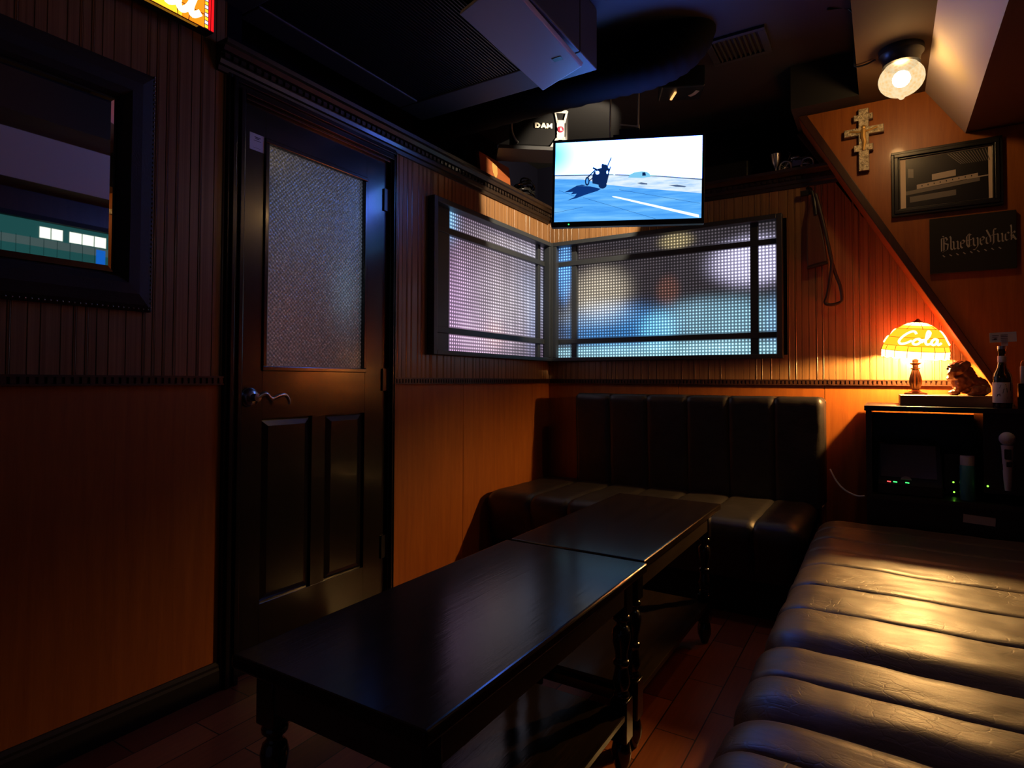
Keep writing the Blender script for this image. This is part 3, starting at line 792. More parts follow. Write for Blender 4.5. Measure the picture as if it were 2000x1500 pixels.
# bike and rider
disc(3, (.228, .50), .016, .056, 4); disc(1, (.228, .50), .008, .034, 5)
line(3, (.232, .45), (.285, .36), .008, 4); line(3, (.24, .50), (.30, .41), .006, 4)
line(3, (.265, .335), (.30, .37), .011, 4); line(3, (.285, .37), (.345, .345), .012, 4)
disc(3, (.335, .555), .028, .044, 4)
poly(3, [(.265, .42), (.275, .385), (.30, .37), (.335, .35), (.365, .34), (.385, .36), (.375, .45), (.365, .53), (.345, .575), (.31, .55), (.265, .53), (.262, .47)], 4)
poly(3, [(.325, .345), (.325, .30), (.332, .288), (.345, .30), (.36, .305), (.37, .33), (.375, .36)], 4)
disc(0, (.298, .40), .013, .022, 5); disc(0, (.366, .40), .006, .02, 5)
line(3, (.365, .33), (.392, .22), .007, 4); line(3, (.352, .56), (.388, .33), .007, 4); line(3, (.335, .34), (.36, .33), .02, 4)
poly(4, [(.325, .60), (.25, .565), (.155, .55), (.10, .60), (.07, .625), (.13, .625), (.115, .655), (.155, .65), (.14, .69), (.09, .73), (.155, .705), (.22, .665), (.30, .625)], 3)
poly(4, [(.155, .548), (.19, .538), (.225, .545), (.20, .555)], 3)
for a, b in (((.03, .60), (.14, .68)), ((.0, .88), (.2, .82)), ((.45, .62), (.99, .82)), ((.2, .70), (.7, .99))): line(4, a, b, .0015, 3)
m.build('screen', ['screen_sky', 'screen_road', 'screen_sand', 'screen_dark', 'screen_shadow', 'screen_lane', 'screen_van', 'screen_hill'], tv, fix=False, local=True)
emissive('led_green', (.05, 1, .15), 2.5); emissive('led_red', (1, .06, .06), 2.5); emissive('led_lime', (.25, 1, .05), 2.5)
m = MB(); m.ball((-tw/2+.085, -.0245, -th/2+.012), .0035, 10, 6); m.build('indicator_light', 'led_green', tv, local=True)
mk = MB(); mk.box((-.035, -.006, th/2), (.055, .03, th/2+.045)); mk.box((-.07, .05, -.1), (.07, .056, th/2+.04)); mk.box((-.04, .0, th/2+.04), (.04, .056, th/2+.046)); mk.build('mount_bracket', 'black_plastic', tv, local=True)
for px_, top in ((-.085, .60), (.05, .60)):
    mk = MB(); mk.lathe([(.004, th/2-.02), (.004, .608)], (px_, .012, 0), 10); mk.build('threaded_rod', 'rod_grey', tv, local=True)
mk = MB(); mk.tube([(-.04, .0, th/2+.070), (.05, .004, th/2+.056)], .004, 6); mk.lathe([(.008, th/2+.046), (.008, th/2+.062), (.004, th/2+.075)], (.05, .012, 0), 10); mk.build('clamp', 'light_grey', tv, local=True)

# ---- air conditioner cassette with a hanging flap
ac = thing('air_conditioner', (-1.5, 1.7, 2.36), 'large dark ceiling air conditioner with ribbed grille and a hanging blue lit flap', 'air conditioner')
m = MB(); ax0, ax1, ay0, ay1, az = -1.98, -1.02, 1.18, 2.32, 2.36
m.frame('x', 0, 1, 0, 0, 0, 0, 0) if False else None
bw_ = .17
for (a, b, c, d) in ((ax0, ax1, ay0, ay0+.12), (ax0, ax1, ay1-bw_, ay1), (ax0, ax0+.12, ay0+.12, ay1-bw_), (ax1-.10, ax1, ay0+.12, ay1-bw_)):
    m.box((a, c, az), (b, d, ZC))
m.build('body', 'grey_plastic', ac, bevel=.006)
m = MB(); m.box((ax0+.1, ay0+.1, az+.03), (ax1-.08, ay1-bw_+.01, az+.06))
x = ax0+.125
while x < ax1-.105:
    m.box((x, ay0+.12, az+.004), (x+.005, ay1-bw_, az+.034)); x += .0135
m.build('grille', 'black_plastic', ac)
q = lambda u: u
m = MB()
P4 = [Vector((-1.245, 2.252, 2.30)), Vector((-1.020, 2.165, 2.305)), Vector((-1.03, 1.60, 2.34)), Vector((-1.26, 1.67, 2.335))]
m.prism(P4, (.01, 0, .014)); m.build('flap', 'ac_panel', ac, bevel=.004)
m = MB(); m.box((-1.10, 2.06, 2.31), (-1.06, 2.09, 2.37)); m.build('flap_hinge', 'black_plastic', ac)
m = MB(); m.box((-1.10, 1.72, 2.335), (-1.06, 1.75, 2.37)); m.build('flap_hinge', 'black_plastic', ac)

# ---- big flexible duct
dp = [(-2.16, 2.60, 2.50), (-1.8, 2.60, 2.497), (-1.4, 2.605, 2.497), (-1.1, 2.615, 2.497), (-.92, 2.63, 2.50), (-.80, 2.655, 2.535), (-.74, 2.68, 2.60), (-.73, 2.69, 2.66)]
path = smooth_path(dp, 9); m = MB(); m.tube(path, [.113+.003*math.sin(i*2.1) for i in range(len(path))], 24)
tag(m.build('ventilation_duct', 'duct_black', smooth=True, origin=(-1.4, 2.6, 2.5)), 'thick black duct running under the ceiling between air conditioner and television', 'duct')

# ---- ceiling vent
vt = thing('ceiling_vent', (-.57, 2.915, ZC), 'small dark slatted vent set in the black ceiling', 'vent')
m = MB()
vx0, vx1, vy0, vy1 = -.70, -.435, 2.795, 3.03
for (a, b, c, d) in ((vx0, vx1, vy0, vy0+.022), (vx0, vx1, vy1-.022, vy1), (vx0, vx0+.032, vy0+.022, vy1-.022), (vx1-.032, vx1, vy0+.022, vy1-.022)): m.box((a, c, ZC-.014), (b, d, ZC))
m.build('vent_frame', 'vent_grey', vt, bevel=.002)
m = MB(); rot = Matrix.Rotation(R(35), 3, 'Y')
for k_ in range(9):
    x = vx0+.044+k_*.0215; m.box((x-.001, vy0+.022, ZC-.016), (x+.001, vy1-.022, ZC-.002), rot, (x, 0, ZC-.009))
m.build('vent_slat', 'vent_grey', vt)

# ---- karaoke speaker
sp = thing('loudspeaker', (-1.62, 2.97, 2.36), 'black loudspeaker with silver trim and white letters, high in the corner beside the television', 'speaker')
SPY = 2.95
m = MB()
rotz = Matrix.Rotation(R(38), 3, 'Z'); pv = (-1.60, 2.99, 2.48)
def spk(a, b): return [tuple(rotz @ (Vector(q)-Vector(pv))+Vector(pv)) for q in (a, b)]
m.box((-1.78, 2.93, 2.395), (-1.465, 3.13, 2.60), rotz, pv); m.build('cabinet', 'black_plastic', sp, bevel=.018, seg=3)
def spf(u, v, k=0):   # point on the front of the cabinet
    return tuple(rotz @ (Vector((u, 2.928-k, v))-Vector(pv))+Vector(pv))
m = MB(); pth = smooth_path([Vector(q) for q in ((-1.70, 2.588), (-1.755, 2.565), (-1.785, 2.52), (-1.785, 2.47), (-1.765, 2.425), (-1.75, 2.41))], 6)
m.tube([spf(p.x, p.y, .002) for p in pth], .006, 8); m.build('trim_strip', 'silver_paint', sp, smooth=True)
m = MB(); fcol = [(-1.545, 2.598), (-1.475, 2.598), (-1.485, 2.56), (-1.493, 2.515), (-1.488, 2.48), (-1.475, 2.42), (-1.47, 2.398), (-1.485, 2.398), (-1.50, 2.43), (-1.52, 2.445), (-1.545, 2.425), (-1.565, 2.398), (-1.578, 2.398), (-1.55, 2.445), (-1.532, 2.48), (-1.53, 2.515), (-1.535, 2.55)]
# silver Y-shaped side trim made of bars round two openings
for a, b, w_ in (((-1.545, 2.598), (-1.531, 2.53), .006), ((-1.475, 2.598), (-1.492, 2.53), .008), ((-1.545, 2.594), (-1.475, 2.594), .012), ((-1.53, 2.44), (-1.57, 2.38), .012), ((-1.495, 2.45), (-1.485, 2.38), .012)):
    m.ribbon([a, b], w_*1.4, .004, lambda u, v, k: spf(u, v, .002+k))
m.ribbon([(-1.512, 2.545), (-1.512, 2.435)], .042, .004, lambda u, v, k: spf(u, v, .002+k))
m.build('side_trim', 'silver_paint', sp)
m = MB()
cc = [( .017*math.cos(2*math.pi*i/24), .017*math.sin(2*math.pi*i/24)) for i in range(24)]
m.prism([spf(-1.512+a, 2.492+b, .006) for a, b in cc], Vector(spf(0, 0, .004))-Vector(spf(0, 0, 0)))
m.mat(1); m.prism([spf(-1.512+a, 2.492+b, .011) for a, b in ((-.008, -.008), (.009, -.008), (.0, .011))], Vector(spf(0, 0, .001))-Vector(spf(0, 0, 0)))
m.build('badge', ['red_badge', 'cream_letter'], sp)
m = MB()
def L(u0, strokes):
    for a, b in strokes: m.ribbon([(u0+a[0]*.028, 2.497+a[1]*.028), (u0+b[0]*.028, 2.497+b[1]*.028)], .0085, .002, lambda u, v, k: spf(u, v, .002+k))
L(-1.655, [((.1, 0), (.1, 1)), ((.0, .86), (.55, .86)), ((.0, .14), (.55, .14)), ((.5, .9), (.85, .6)), ((.85, .68), (.85, .32)), ((.85, .4), (.5, .1))])
L(-1.622, [((.05, 0), (.5, 1)), ((.5, 1), (.95, 0)), ((.25, .3), (.75, .3))])
L(-1.589, [((.08, 0), (.08, 1)), ((.08, .95), (.5, .25)), ((.5, .25), (.92, .95)), ((.92, 0), (.92, 1))])
m.build('lettering', 'cream_letter', sp)
m = MB(); m.box((-1.86, 2.92, 2.372), (-1.40, 3.12, 2.392), rotz, pv); m.box((-1.66, 3.02, 2.59), (-1.60, 3.08, ZC), rotz, pv); m.build('shelf_bracket', 'grey_plastic', sp)
sp.location += Vector((-.038, -.02, -.04))

# ---- spotlight aimed at the corner, seen edge on as an orange slit
fx = thing('spotlight', (-.86, 2.95, 2.50), 'small black spotlight box with a glowing orange slit, under the ceiling above the television', 'spotlight')
SP = Vector((-.948, 2.955, 2.445)); AIM = Vector((-1.93, 3.45, 2.18))
m = MB(); rz = Matrix.Rotation(R(25), 3, 'Z'); pv = (-.86, 2.95, 2.5)
m.box((-.95, 2.87, 2.475), (-.745, 3.02, 2.58), rz, pv); m.box((-.88, 2.93, 2.57), (-.84, 2.97, ZC), rz, pv); m.build('housing', 'black_plastic', fx, bevel=.006)
emissive('lens_glow', (1, .45, .14), 1.6)
m = MB(); m.ribbon([(-.905, 2.975), (-.862, 2.91)], .010, .006, lambda u, v, k: (u, v, 2.474-k)); m.build('lens', 'lens_glow', fx)
m = MB(); m.ribbon([(-.815, 2.985), (-.79, 2.975), (-.765, 2.95)], .020, .003, lambda u, v, k: (u, v, 2.473-k)); m.build('grey_tab', 'light_grey', fx)
ld = bpy.data.lights.new('spot_beam', 'SPOT'); ld.energy = SPOT_W; ld.color = (1, .80, .54); ld.shadow_soft_size = .006; ld.spot_size = R(75); ld.spot_blend = .18
lo = bpy.data.objects.new('spot_beam', ld); COL.objects.link(lo); lo.parent = fx; lo.location = SP-fx.location
lo.rotation_euler = (AIM-SP).to_track_quat('-Z', 'Y').to_euler()

# ================================================================== THINGS ON THE LEDGES
cb = thing('wooden_box', (-1.885, 2.86, LEDGE), 'orange wooden box with a pale shield crest, standing above the left window', 'box')
rx = Matrix.Rotation(R(-6), 3, 'Y')
m = MB(); m.box((-1.905, 2.705, LEDGE+.001), (-1.885, 3.02, LEDGE+.118), rx, (-1.895, 2.9, LEDGE)); m.build('panel', 'crest_wood', cb, bevel=.002)
m = MB(); cr = [(-.026, .045), (-.018, .028), (-.010, .038), (0, .030), (.010, .038), (.018, .028), (.026, .045), (.029, .01), (.026, -.02), (.014, -.042), (0, -.05), (-.014, -.042), (-.026, -.02), (-.029, .01)]
m.prism([rx @ (Vector((-1.8852, 2.855+a*.95, LEDGE+.058+b))-Vector((-1.895, 2.9, LEDGE)))+Vector((-1.895, 2.9, LEDGE)) for a, b in cr], (.0015, 0, 0))
m.build('crest', 'gold_leaf', cb)

m = MB()
pts = []
for k_ in range(8):
    for i in range(24):
        a = 2*math.pi*i/24
        pts.append((-1.915+(.036+.006*math.sin(k_*2.3))*math.cos(a)+.008*math.sin(k_*2), 3.24+(.074+.014*math.sin(k_*1.7))*math.sin(a)+.022*math.cos(k_*1.9), LEDGE+.008+.0105*(k_+i/24)+.018*math.sin(a+k_*1.3)*min(1, k_/3)))
pts += [(-1.90, 3.17, LEDGE+.06), (-1.895, 3.15, LEDGE+.012)]
m.tube(pts, .005, 8)
tag(m.build('coiled_cable', 'cable_black', smooth=True, origin=(-1.915, 3.24, LEDGE)), 'coil of black cable lying on the ledge beside the crest box', 'cable')

# back ledge trinkets
LB = ZT+.09
cup = MB(); cup.lathe([(.020, 0), (.021, .004), (.008, .012), (.007, .035), (.014, .05), (.026, .075), (.033, .12), (.031, .12), (.024, .078), (.001, .06)], (-.505, 3.62, LB), 20)
tag(cup.build('metal_goblet', 'pewter', smooth=True, origin=(-.505, 3.62, LB)), 'dull metal goblet on the ledge right of the television', 'goblet')
bk = thing('model_motorbike', (-.40, 3.62, LB), 'small dark model motorbike on the ledge against the diagonal trim', 'model')
for xw in (-.455, -.345):
    m = MB(); m.tube([(xw+.030*math.cos(2*math.pi*i/24), 3.60, LB+.037+.030*math.sin(2*math.pi*i/24)) for i in range(24)], .007, 8, True)
    for i in range(6): a = math.pi*i/6; m.tube([(xw-.028*math.cos(a), 3.60, LB+.037-.028*math.sin(a)), (xw+.028*math.cos(a), 3.60, LB+.037+.028*math.sin(a))], .0012, 5)
    m.build('wheel', 'pewter', bk, smooth=True)
m = MB(); m.tube([(-.345, 3.60, LB+.037), (-.385, 3.60, LB+.04), (-.42, 3.60, LB+.07), (-.455, 3.60, LB+.037)], .004, 6); m.box((-.42, 3.59, LB+.03), (-.375, 3.61, LB+.06)); m.tube([(-.455, 3.60, LB+.037), (-.43, 3.60, LB+.10)], .003, 6); m.tube([(-.43, 3.575, LB+.105), (-.43, 3.625, LB+.105)], .003, 6); m.build('frame', 'steel', bk, smooth=True)
m = MB(); m.ball((-.405, 3.60, LB+.078), .022, 14, 8, (1.2, .6, .6)); m.ball((-.362, 3.60, LB+.070), .022, 14, 8, (1.2, .6, .3)); m.build('tank', 'steel', bk, smooth=True)
m = MB(); m.ball((-.46, 3.70, LB+.06), .06, 18, 10, (1, .4, 1)); m.lathe([(.03, 0), (.03, .008), (.012, .014)], (-.46, 3.70, LB), 16)
tag(m.build('glass_ornament', 'shaded_glass_dark', smooth=True, origin=(-.46, 3.70, LB)), 'round dark glass ornament on the ledge behind the model motorbike', 'ornament')
m = MB(); m.box((-.98, 3.66, LB), (-.66, 3.80, LB+.14))
tag(m.build('black_case', 'black_plastic', bevel=.01, origin=(-.82, 3.73, LB)), 'low black case on the ledge just right of the television', 'case')

# ================================================================== WALL OBJECTS
# mirror
mr = thing('wall_mirror', (XL, .45, 1.36), 'rectangular mirror in a wide dark padded frame on the left wall', 'mirror')
gy0, gy1, gz0, gz1 = -.08, .875, 1.362, 1.875
m = MB(); x = XL+.018; b_ = .016
i4 = [(x, gy0+b_, gz0+b_), (x, gy1-b_, gz0+b_), (x, gy1-b_, gz1-b_), (x, gy0+b_, gz1-b_)]
o4 = [(x-.004, gy0, gz0), (x-.004, gy1, gz0), (x-.004, gy1, gz1), (x-.004, gy0, gz1)]
m.add(i4+o4, [(0, 1, 2, 3)]+[(4+k, 4+(k+1) % 4, (k+1) % 4, k) for k in range(4)]); m.build('glass', 'mirror_glass', mr, fix=False)
m = MB(); fw_ = .108
prof = [(0, .006), (.012, .03), (.03, .044), (.06, .042), (.09, .03), (fw_, .016)]
rings = [[(XL+d, gy0-o, gz0-o), (XL+d, gy1+o, gz0-o), (XL+d, gy1+o, gz1+o), (XL+d, gy0-o, gz1+o)] for o, d in prof]
rings = [[(XL+.001, p[1], p[2]) for p in rings[0]]]+rings+[[(XL+.001, p[1], p[2]) for p in rings[-1]]]
m.add([p for r_ in rings for p in r_], [(j*4+k, j*4+(k+1) % 4, (j+1)*4+(k+1) % 4, (j+1)*4+k) for j in range(len(rings)-1) for k in range(4)])
mf = m.build('padded_frame', 'padded_leather', mr)
m = MB(); z = gz0-fw_+.012
while z < gz1+fw_: m.ball((XL+.022, gy1+fw_-.006, z), .0035, 8, 6); z += .014
y = gy0-fw_+.01
while y < gy1+fw_: m.ball((XL+.022, y, gz0-fw_+.006), .0035, 8, 6); y += .014
m.build('nail_head_trim', 'bronze', mf)

# hanging wooden gun stock with sling
yr = YB-.045
rf = thing('wooden_stock', (-.31, YB, 2.06), 'dark wooden rifle stock with leather sling, hung right of the wide window', 'rifle')
m = MB(); out = [(-.345, 1.905), (-.330, 1.99), (-.322, 2.05), (-.298, 2.05), (-.292, 1.98), (-.275, 1.90), (-.258, 1.78), (-.247, 1.675), (-.345, 1.655), (-.347, 1.78)]
m.prism([(a, yr-.012, b) for a, b in out], (0, .032, 0)); st = m.build('stock', 'stock_wood', rf, bevel=.010, seg=3)
m = MB(); m.prism([(-.2465, yr-.015, 1.678), (-.3475, yr-.015, 1.657), (-.3455, yr-.015, 1.649), (-.2455, yr-.015, 1.669)], (0, .038, 0)); m.build('butt_plate', 'bronze', st)
m = MB(); m.tube([(-.325, yr, 2.05), (-.33, yr, 2.075), (-.34, yr+.01, 2.085)], .012, 10); m.box((-.375, yr-.01, 2.045), (-.335, yr+.012, 2.07)); m.tube(smooth_path([(-.318, yr-.012, 2.06), (-.305, yr-.018, 1.99), (-.30, yr-.016, 1.93)], 5), .008, 8); m.build('action', 'black_plastic', rf, smooth=True)
m = MB()
lp = smooth_path([(-.300, yr-.02, 2.04), (-.275, yr-.022, 1.93), (-.25, yr-.02, 1.80), (-.232, yr-.018, 1.70), (-.228, yr-.015, 1.655), (-.238, yr, 1.58), (-.252, yr+.005, 1.50), (-.262, yr+.006, 1.465), (-.24, yr+.006, 1.452), (-.20, yr+.006, 1.458), (-.184, yr+.005, 1.475), (-.19, yr+.003, 1.54), (-.212, yr, 1.61), (-.226, yr-.012, 1.665)], 6)
m.tube(lp, .0085, 8); m.tube(lp, .006, 8)
m.build('sling', 'leather_strap', rf, smooth=True)

# orthodox cross
cr = thing('wall_cross', (-.075, YS, 2.066), 'ornate three-barred metal cross on the orange panel below the globe lamp', 'cross')
t = NT('cross_metal'); co = t.obj(); n1 = t.noise(co, 75, 4, .65); n2 = t.noise(co, 160, 2)
M['cross_metal'] = t.bsdf(t.ramp(n1, [(.32, (.30, .24, .15)), (.5, (.68, .58, .40)), (.7, (.85, .78, .60))]), .34, .5, 0, t.bump(t.math('ADD', n1, n2), .9, .006))
Y = YS-.03; cx = -.075
bars = [(cx-.024, cx+.024, 2.066, 2.374), (cx-.044, cx+.041, 2.314, 2.347), (cx-.085, cx+.085, 2.242, 2.283), (cx-.044, cx+.041, 2.162, 2.199)]
m = MB()
for k_, (a, b, c, d) in enumerate(bars): m.box((a+.001, Y+.006-k_*.0002, c+.001), (b-.001, YS-.006, d-.001))
m.build('wooden_back', 'trim_brown', cr)
m = MB()
for k_, (a, b, c, d) in enumerate(bars): m.box((a+.003, Y-.002-k_*.0003, c+.003), (b-.003, Y+.007, d-.003))
m.build('relief_plate', 'cross_metal', cr, bevel=.002)
m = MB(); yy = Y-.006
m.ball((cx, yy, 2.278), .009, 12, 8, (1, .6, 1.2)); m.tube([(cx, yy, 2.268), (cx-.003, yy, 2.235), (cx+.003, yy, 2.206), (cx-.002, yy, 2.167)], [.010, .012, .009, .006], 8)
m.tube([(cx-.058, yy, 2.266), (cx-.02, yy, 2.259), (cx, yy, 2.256), (cx+.02, yy, 2.26), (cx+.058, yy, 2.268)], .0045, 8); m.build('figure_relief', 'gold_leaf', cr, smooth=True)

# framed photograph
pf = thing('framed_photo', (.243, YS, 1.828), 'black framed black-and-white photo of a bar interior, hung right of the cross', 'picture')
m = MB(); px0, px1, pz0, pz1 = .036, .450, 1.828, 2.134
for o, o2, dd in ((0, .012, .022), (.012, .028, .028), (.028, .036, .018)):
    m.frame('y', YS-dd, YS, px0+o, px1-o, pz0+o, pz1-o, o2-o)
m.build('frame', 'black_plastic', pf, bevel=.002)
m = MB(); m.box((px0+.034, YS-.010, pz0+.034), (px1-.034, YS-.002, pz1-.034)); m.build('mat', 'cream_mat', pf)
m = MB(); a0, a1, b0, b1 = .0935, .4006, 1.866, 2.095; Yp = YS-.0105
def pp(mi, pts, k=0):
    m.mat(mi); m.add([(a0+u*(a1-a0), Yp-.0004*k, b0+v*(b1-b0)) for u, v in pts], [tuple(range(len(pts)))])
pp(0, [(0, 0), (1, 0), (1, 1), (0, 1)])
for i in range(14): u = .52+.034*i; pp(1, [(u, .98), (u+.012, .98), (u*.75+.30, .74), (u*.75+.291, .74)], 1)
pp(2, [(.33, .50), (.62, .53), (.62, .65), (.33, .62)], 1); pp(2, [(.14, .36), (.88, .44), (.88, .52), (.14, .45)], 1); pp(1, [(0, .26), (.9, .36), (.9, .43), (0, .34)], 1)
pp(1, [(.05, .10), (.62, .14), (.62, .25), (.05, .22)], 1); pp(1, [(.03, .62), (.1, .6), (.1, .78), (.03, .80)], 1); pp(2, [(.75, .42), (1, .44), (1, .46), (.75, .45)], 2)
for i in range(9): u = .2+i*.075; pp(0, [(u, .40+.008*i), (u+.012, .402+.008*i), (u+.012, .43+.008*i), (u, .43+.008*i)], 2)
m.build('photograph', ['photo_dark', 'photo_mid', 'photo_light'], pf, fix=True)

# black canvas with blackletter
cv = thing('black_canvas', (.338, YS, 1.545), 'black canvas with grey gothic lettering below the framed photo', 'picture')
m = MB(); m.box((.183, YS-.020, 1.545), (.493, YS, 1.799)); m.build('canvas', 'canvas_black', cv, bevel=.002)
m = MB()
nib = Vector((math.cos(R(40)), math.sin(R(40))))
G = {'B': [[(0, 0), (0, 1), ], [(.2, .05), (.2, 1.0)], [(.0, .95), (.35, 1.05), (.5, .85), (.2, .6)], [(.2, .6), (.55, .5), (.5, .1), (.1, -.08)]],
     'l': [[(.05, 1.05), (.12, .9), (.12, .1), (.25, 0)]],
     'u': [[(0, .62), (.08, .55), (.08, .1), (.2, 0), (.35, .12)], [(.35, .62), (.42, .55), (.42, .05), (.52, 0)]],
     'e': [[(.3, .35), (.42, .5), (.25, .62), (.08, .5), (.08, .12), (.22, 0), (.42, .12)], [(.1, .32), (.36, .4)]],
     'E': [[(.45, .9), (.25, 1.0), (.1, .8), (.1, .2), (.25, 0), (.5, .12)], [(.3, 1.0), (.3, .0)], [(.05, .5), (.5, .55)]],
     'y': [[(0, .62), (.08, .55), (.08, .12), (.2, .0), (.35, .1)], [(.35, .62), (.42, .55), (.42, 0), (.2, -.28), (.05, -.25)]],
     'd': [[(.3, .6), (.08, .48), (.08, .1), (.2, 0), (.42, .12), (.42, .45), (.1, 1.05)]],
     'f': [[(.35, 1.0), (.2, 1.05), (.14, .9), (.14, 0), (.05, -.12)], [(0, .58), (.34, .62)]],
     'c': [[(.36, .52), (.25, .62), (.08, .5), (.08, .1), (.22, 0), (.38, .12)]],
     'k': [[(.05, 1.1), (.1, .95), (.1, 0)], [(.1, .4), (.3, .62), (.38, .5), (.14, .34)], [(.2, .36), (.42, .02), (.5, 0)]]}
adv = {'B': .72, 'l': .3, 'u': .62, 'e': .52, 'E': .62, 'y': .58, 'd': .56, 'f': .44, 'c': .48, 'k': .5}
x = .227; S = .0438
for ch in 'BlueEyedfuck':
    for stx in G[ch]: m.ribbon([(x+u*S, 1.645+v*S*1.35+(x-.227)*.10) for u, v in stx], .0062, .0006, lambda u, v, k: (u, YS-.0202-k, v), nib=nib)
    x += adv[ch]*S*.93
for i in range(9):
    xx = .231+i*.025; m.ribbon([(xx, 1.626+.002*i), (xx+.008, 1.618+.002*i)], .004, .0006, lambda u, v, k: (u, YS-.0202-k, v), nib=nib)
for xx, zz in ((.231, 1.714), (.472, 1.690), (.477, 1.681)): m.ribbon([(xx, zz), (xx+.005, zz-.004)], .004, .0006, lambda u, v, k: (u, YS-.0202-k, v), nib=nib)
m.build('lettering', 'chalk', cv)

# ================================================================== SHELF UNIT AND WHAT IS ON IT
sh = thing('shelf_unit', (.23, 3.3, .0), 'black shelf unit in the right corner carrying the lamp', 'shelf')
SZ = .945
m = MB(); m.box((-.078, 3.07, SZ-.022), (XR-.003, 3.562, SZ)); m.build('top', 'rack_wood', sh, bevel=.002)
m = MB(); m.box((-.072, 3.08, 0), (-.050, 3.56, SZ-.022)); m.build('side_panel', 'rack_wood', sh)
m = MB(); m.box((.34, 3.10, .60), (XR-.004, 3.40, SZ-.022)); m.build('side_box', 'black_plastic', sh)
m = MB(); m.box((-.05, 3.06, .54), (XR-.004, 3.49, .56)); m.build('shelf', 'rack_wood', sh)
m = MB(); m.box((-.05, 3.47, .56), (XR-.004, 3.485, SZ-.045)); m.box((-.05, 3.08, 0), (XR-.004, 3.49, .54)); m.build('back_panel', 'rack_wood', sh)

m = MB(); m.box((.057, 3.15, SZ), (.44, 3.50, LZ-.0)); pk = m.build('wooden_board', 'plank_wood', origin=(.25, 3.29, SZ), bevel=.002)
tag(pk, 'thick brown wooden board on the shelf, under the lamp and bulldog', 'board')

# bulldog figurine, one body
bd = MB(); BX, BY, BZ = .31, 3.29, LZ
def bb(x, y, z, r, sc=(1, 1, 1), rot=None): bd.ball((BX+x, BY+y, BZ+z), r, 16, 12, sc, rot)
bb(.030, .01, .040, .044, (1.05, .95, .95)); bb(.0, .0, .055, .044, (1, .95, 1.1)); bb(-.022, -.004, .055, .038, (1, 1.1, 1.1)); bb(.05, .0, .028, .034, (.9, 1.15, .85))
bb(-.030, -.006, .118, .040, (1.0, 1.1, .85)); bb(-.012, 0, .092, .040); bb(-.054, -.008, .106, .031, (.62, 1.3, .72)); bb(-.066, -.008, .074, .016, (.8, 1.5, .55)); bb(-.060, -.008, .132, .016, (.6, 1.9, .5)); bb(-.058, -.028, .094, .018, (.9, .9, 1.25)); bb(-.058, .012, .094, .018, (.9, .9, 1.25)); bb(-.056, -.008, .080, .022, (.85, 1.4, .5))
bb(-.046, -.024, .134, .014, (1, 1.2, .55)); bb(-.046, .010, .134, .014, (1, 1.2, .55)); bb(-.010, -.042, .134, .018, (1.2, .45, .9)); bb(-.008, .034, .134, .018, (1.2, .45, .9)); bb(-.030, -.006, .074, .036, (.9, 1.1, .35))
for yy in (-.028, .022):
    bd.tube([(BX-.028, BY+yy, BZ+.06), (BX-.036, BY+yy*1.15, BZ+.03), (BX-.04, BY+yy*1.15, BZ+.008)], [.017, .014, .013], 12); bb(-.050, yy*1.15, .011, .016, (1.3, 1, .7)); bb(.035, yy*1.7, .022, .024, (1.3, .7, .9)); bb(.012, yy*1.9, .009, .013, (1.6, 1, .7))
bdr = thing('bulldog_figurine', (BX, BY, BZ), 'sitting brown bulldog figurine beside the table lamp', 'figurine')
bo = bd.build('body', 'bulldog_brown', bdr, smooth=True)
md = bo.modifiers.new('remesh', 'REMESH'); md.mode = 'VOXEL'; md.voxel_size = .0035; md.use_smooth_shade = True
md = bo.modifiers.new('smooth', 'SMOOTH'); md.iterations = 4; md.factor = .5
tx = bpy.data.textures.new('wrinkle', 'CLOUDS'); tx.noise_scale = .014
md = bo.modifiers.new('wrinkle', 'DISPLACE'); md.texture = tx; md.strength = .010; md.mid_level = .5
m = MB(); m.ball((BX-.0725, BY-.008, BZ+.118), .0065, 10, 8, (.8, 1.3, .9)); m.build('nose', 'black_paint', bdr, smooth=True)
for yy in (-.026, .010):
    m = MB(); m.ball((BX-.068, BY+yy, BZ+.1265), .005, 10, 8)
    m.build('eye', 'shaded_glass_dark', bdr, smooth=True)

# bottle with label
bt = thing('beer_bottle', (.415, 3.08, SZ), 'brown glass bottle with a pale label, on the shelf front right of the bulldog', 'bottle')
bx, by = .405, 3.11
m = MB(); m.lathe([(.030, 0), (.032, .004), (.032, .118), (.029, .135), (.016, .165), (.0125, .19), (.0125, .228), (.014, .23), (.014, .238), (.001, .238)], (bx, by, SZ), 28); m.build('glass', 'bottle_glass', bt, smooth=True)
m = MB(); m.lathe([(.0325, .022), (.0328, .023), (.0328, .103), (.0325, .104)], (bx, by, SZ), 28, cap=False)
m.mat(1)
for a0_, z_, w_, h_ in ((-2.0, .08, .7, .018), (-1.7, .06, .5, .022), (-1.3, .04, .6, .008), (-2.3, .045, .4, .014), (-.9, .07, .15, .05)):
    pts = [(a0_, z_), (a0_+w_, z_+.004), (a0_+w_*.9, z_+h_), (a0_+w_*.2, z_+h_*.8)]
    m.add([(bx+.0331*math.cos(a), by+.0331*math.sin(a), SZ+z) for a, z in pts], [(0, 1, 2, 3)])
m.build('label', ['label_white', 'label_art'], bt, smooth=True)
m = MB(); m.lathe([(.0145, .185), (.0148, .186), (.0148, .21), (.0145, .211)], (bx, by, SZ), 20, cap=False); m.build('neck_label', 'label_white', bt, smooth=True)
m = MB(); m.lathe([(.0145, .2385), (.0147, .240), (.0147, .251), (.001, .252)], (bx, by, SZ), 20); m.build('cap', 'steel', bt, smooth=True)
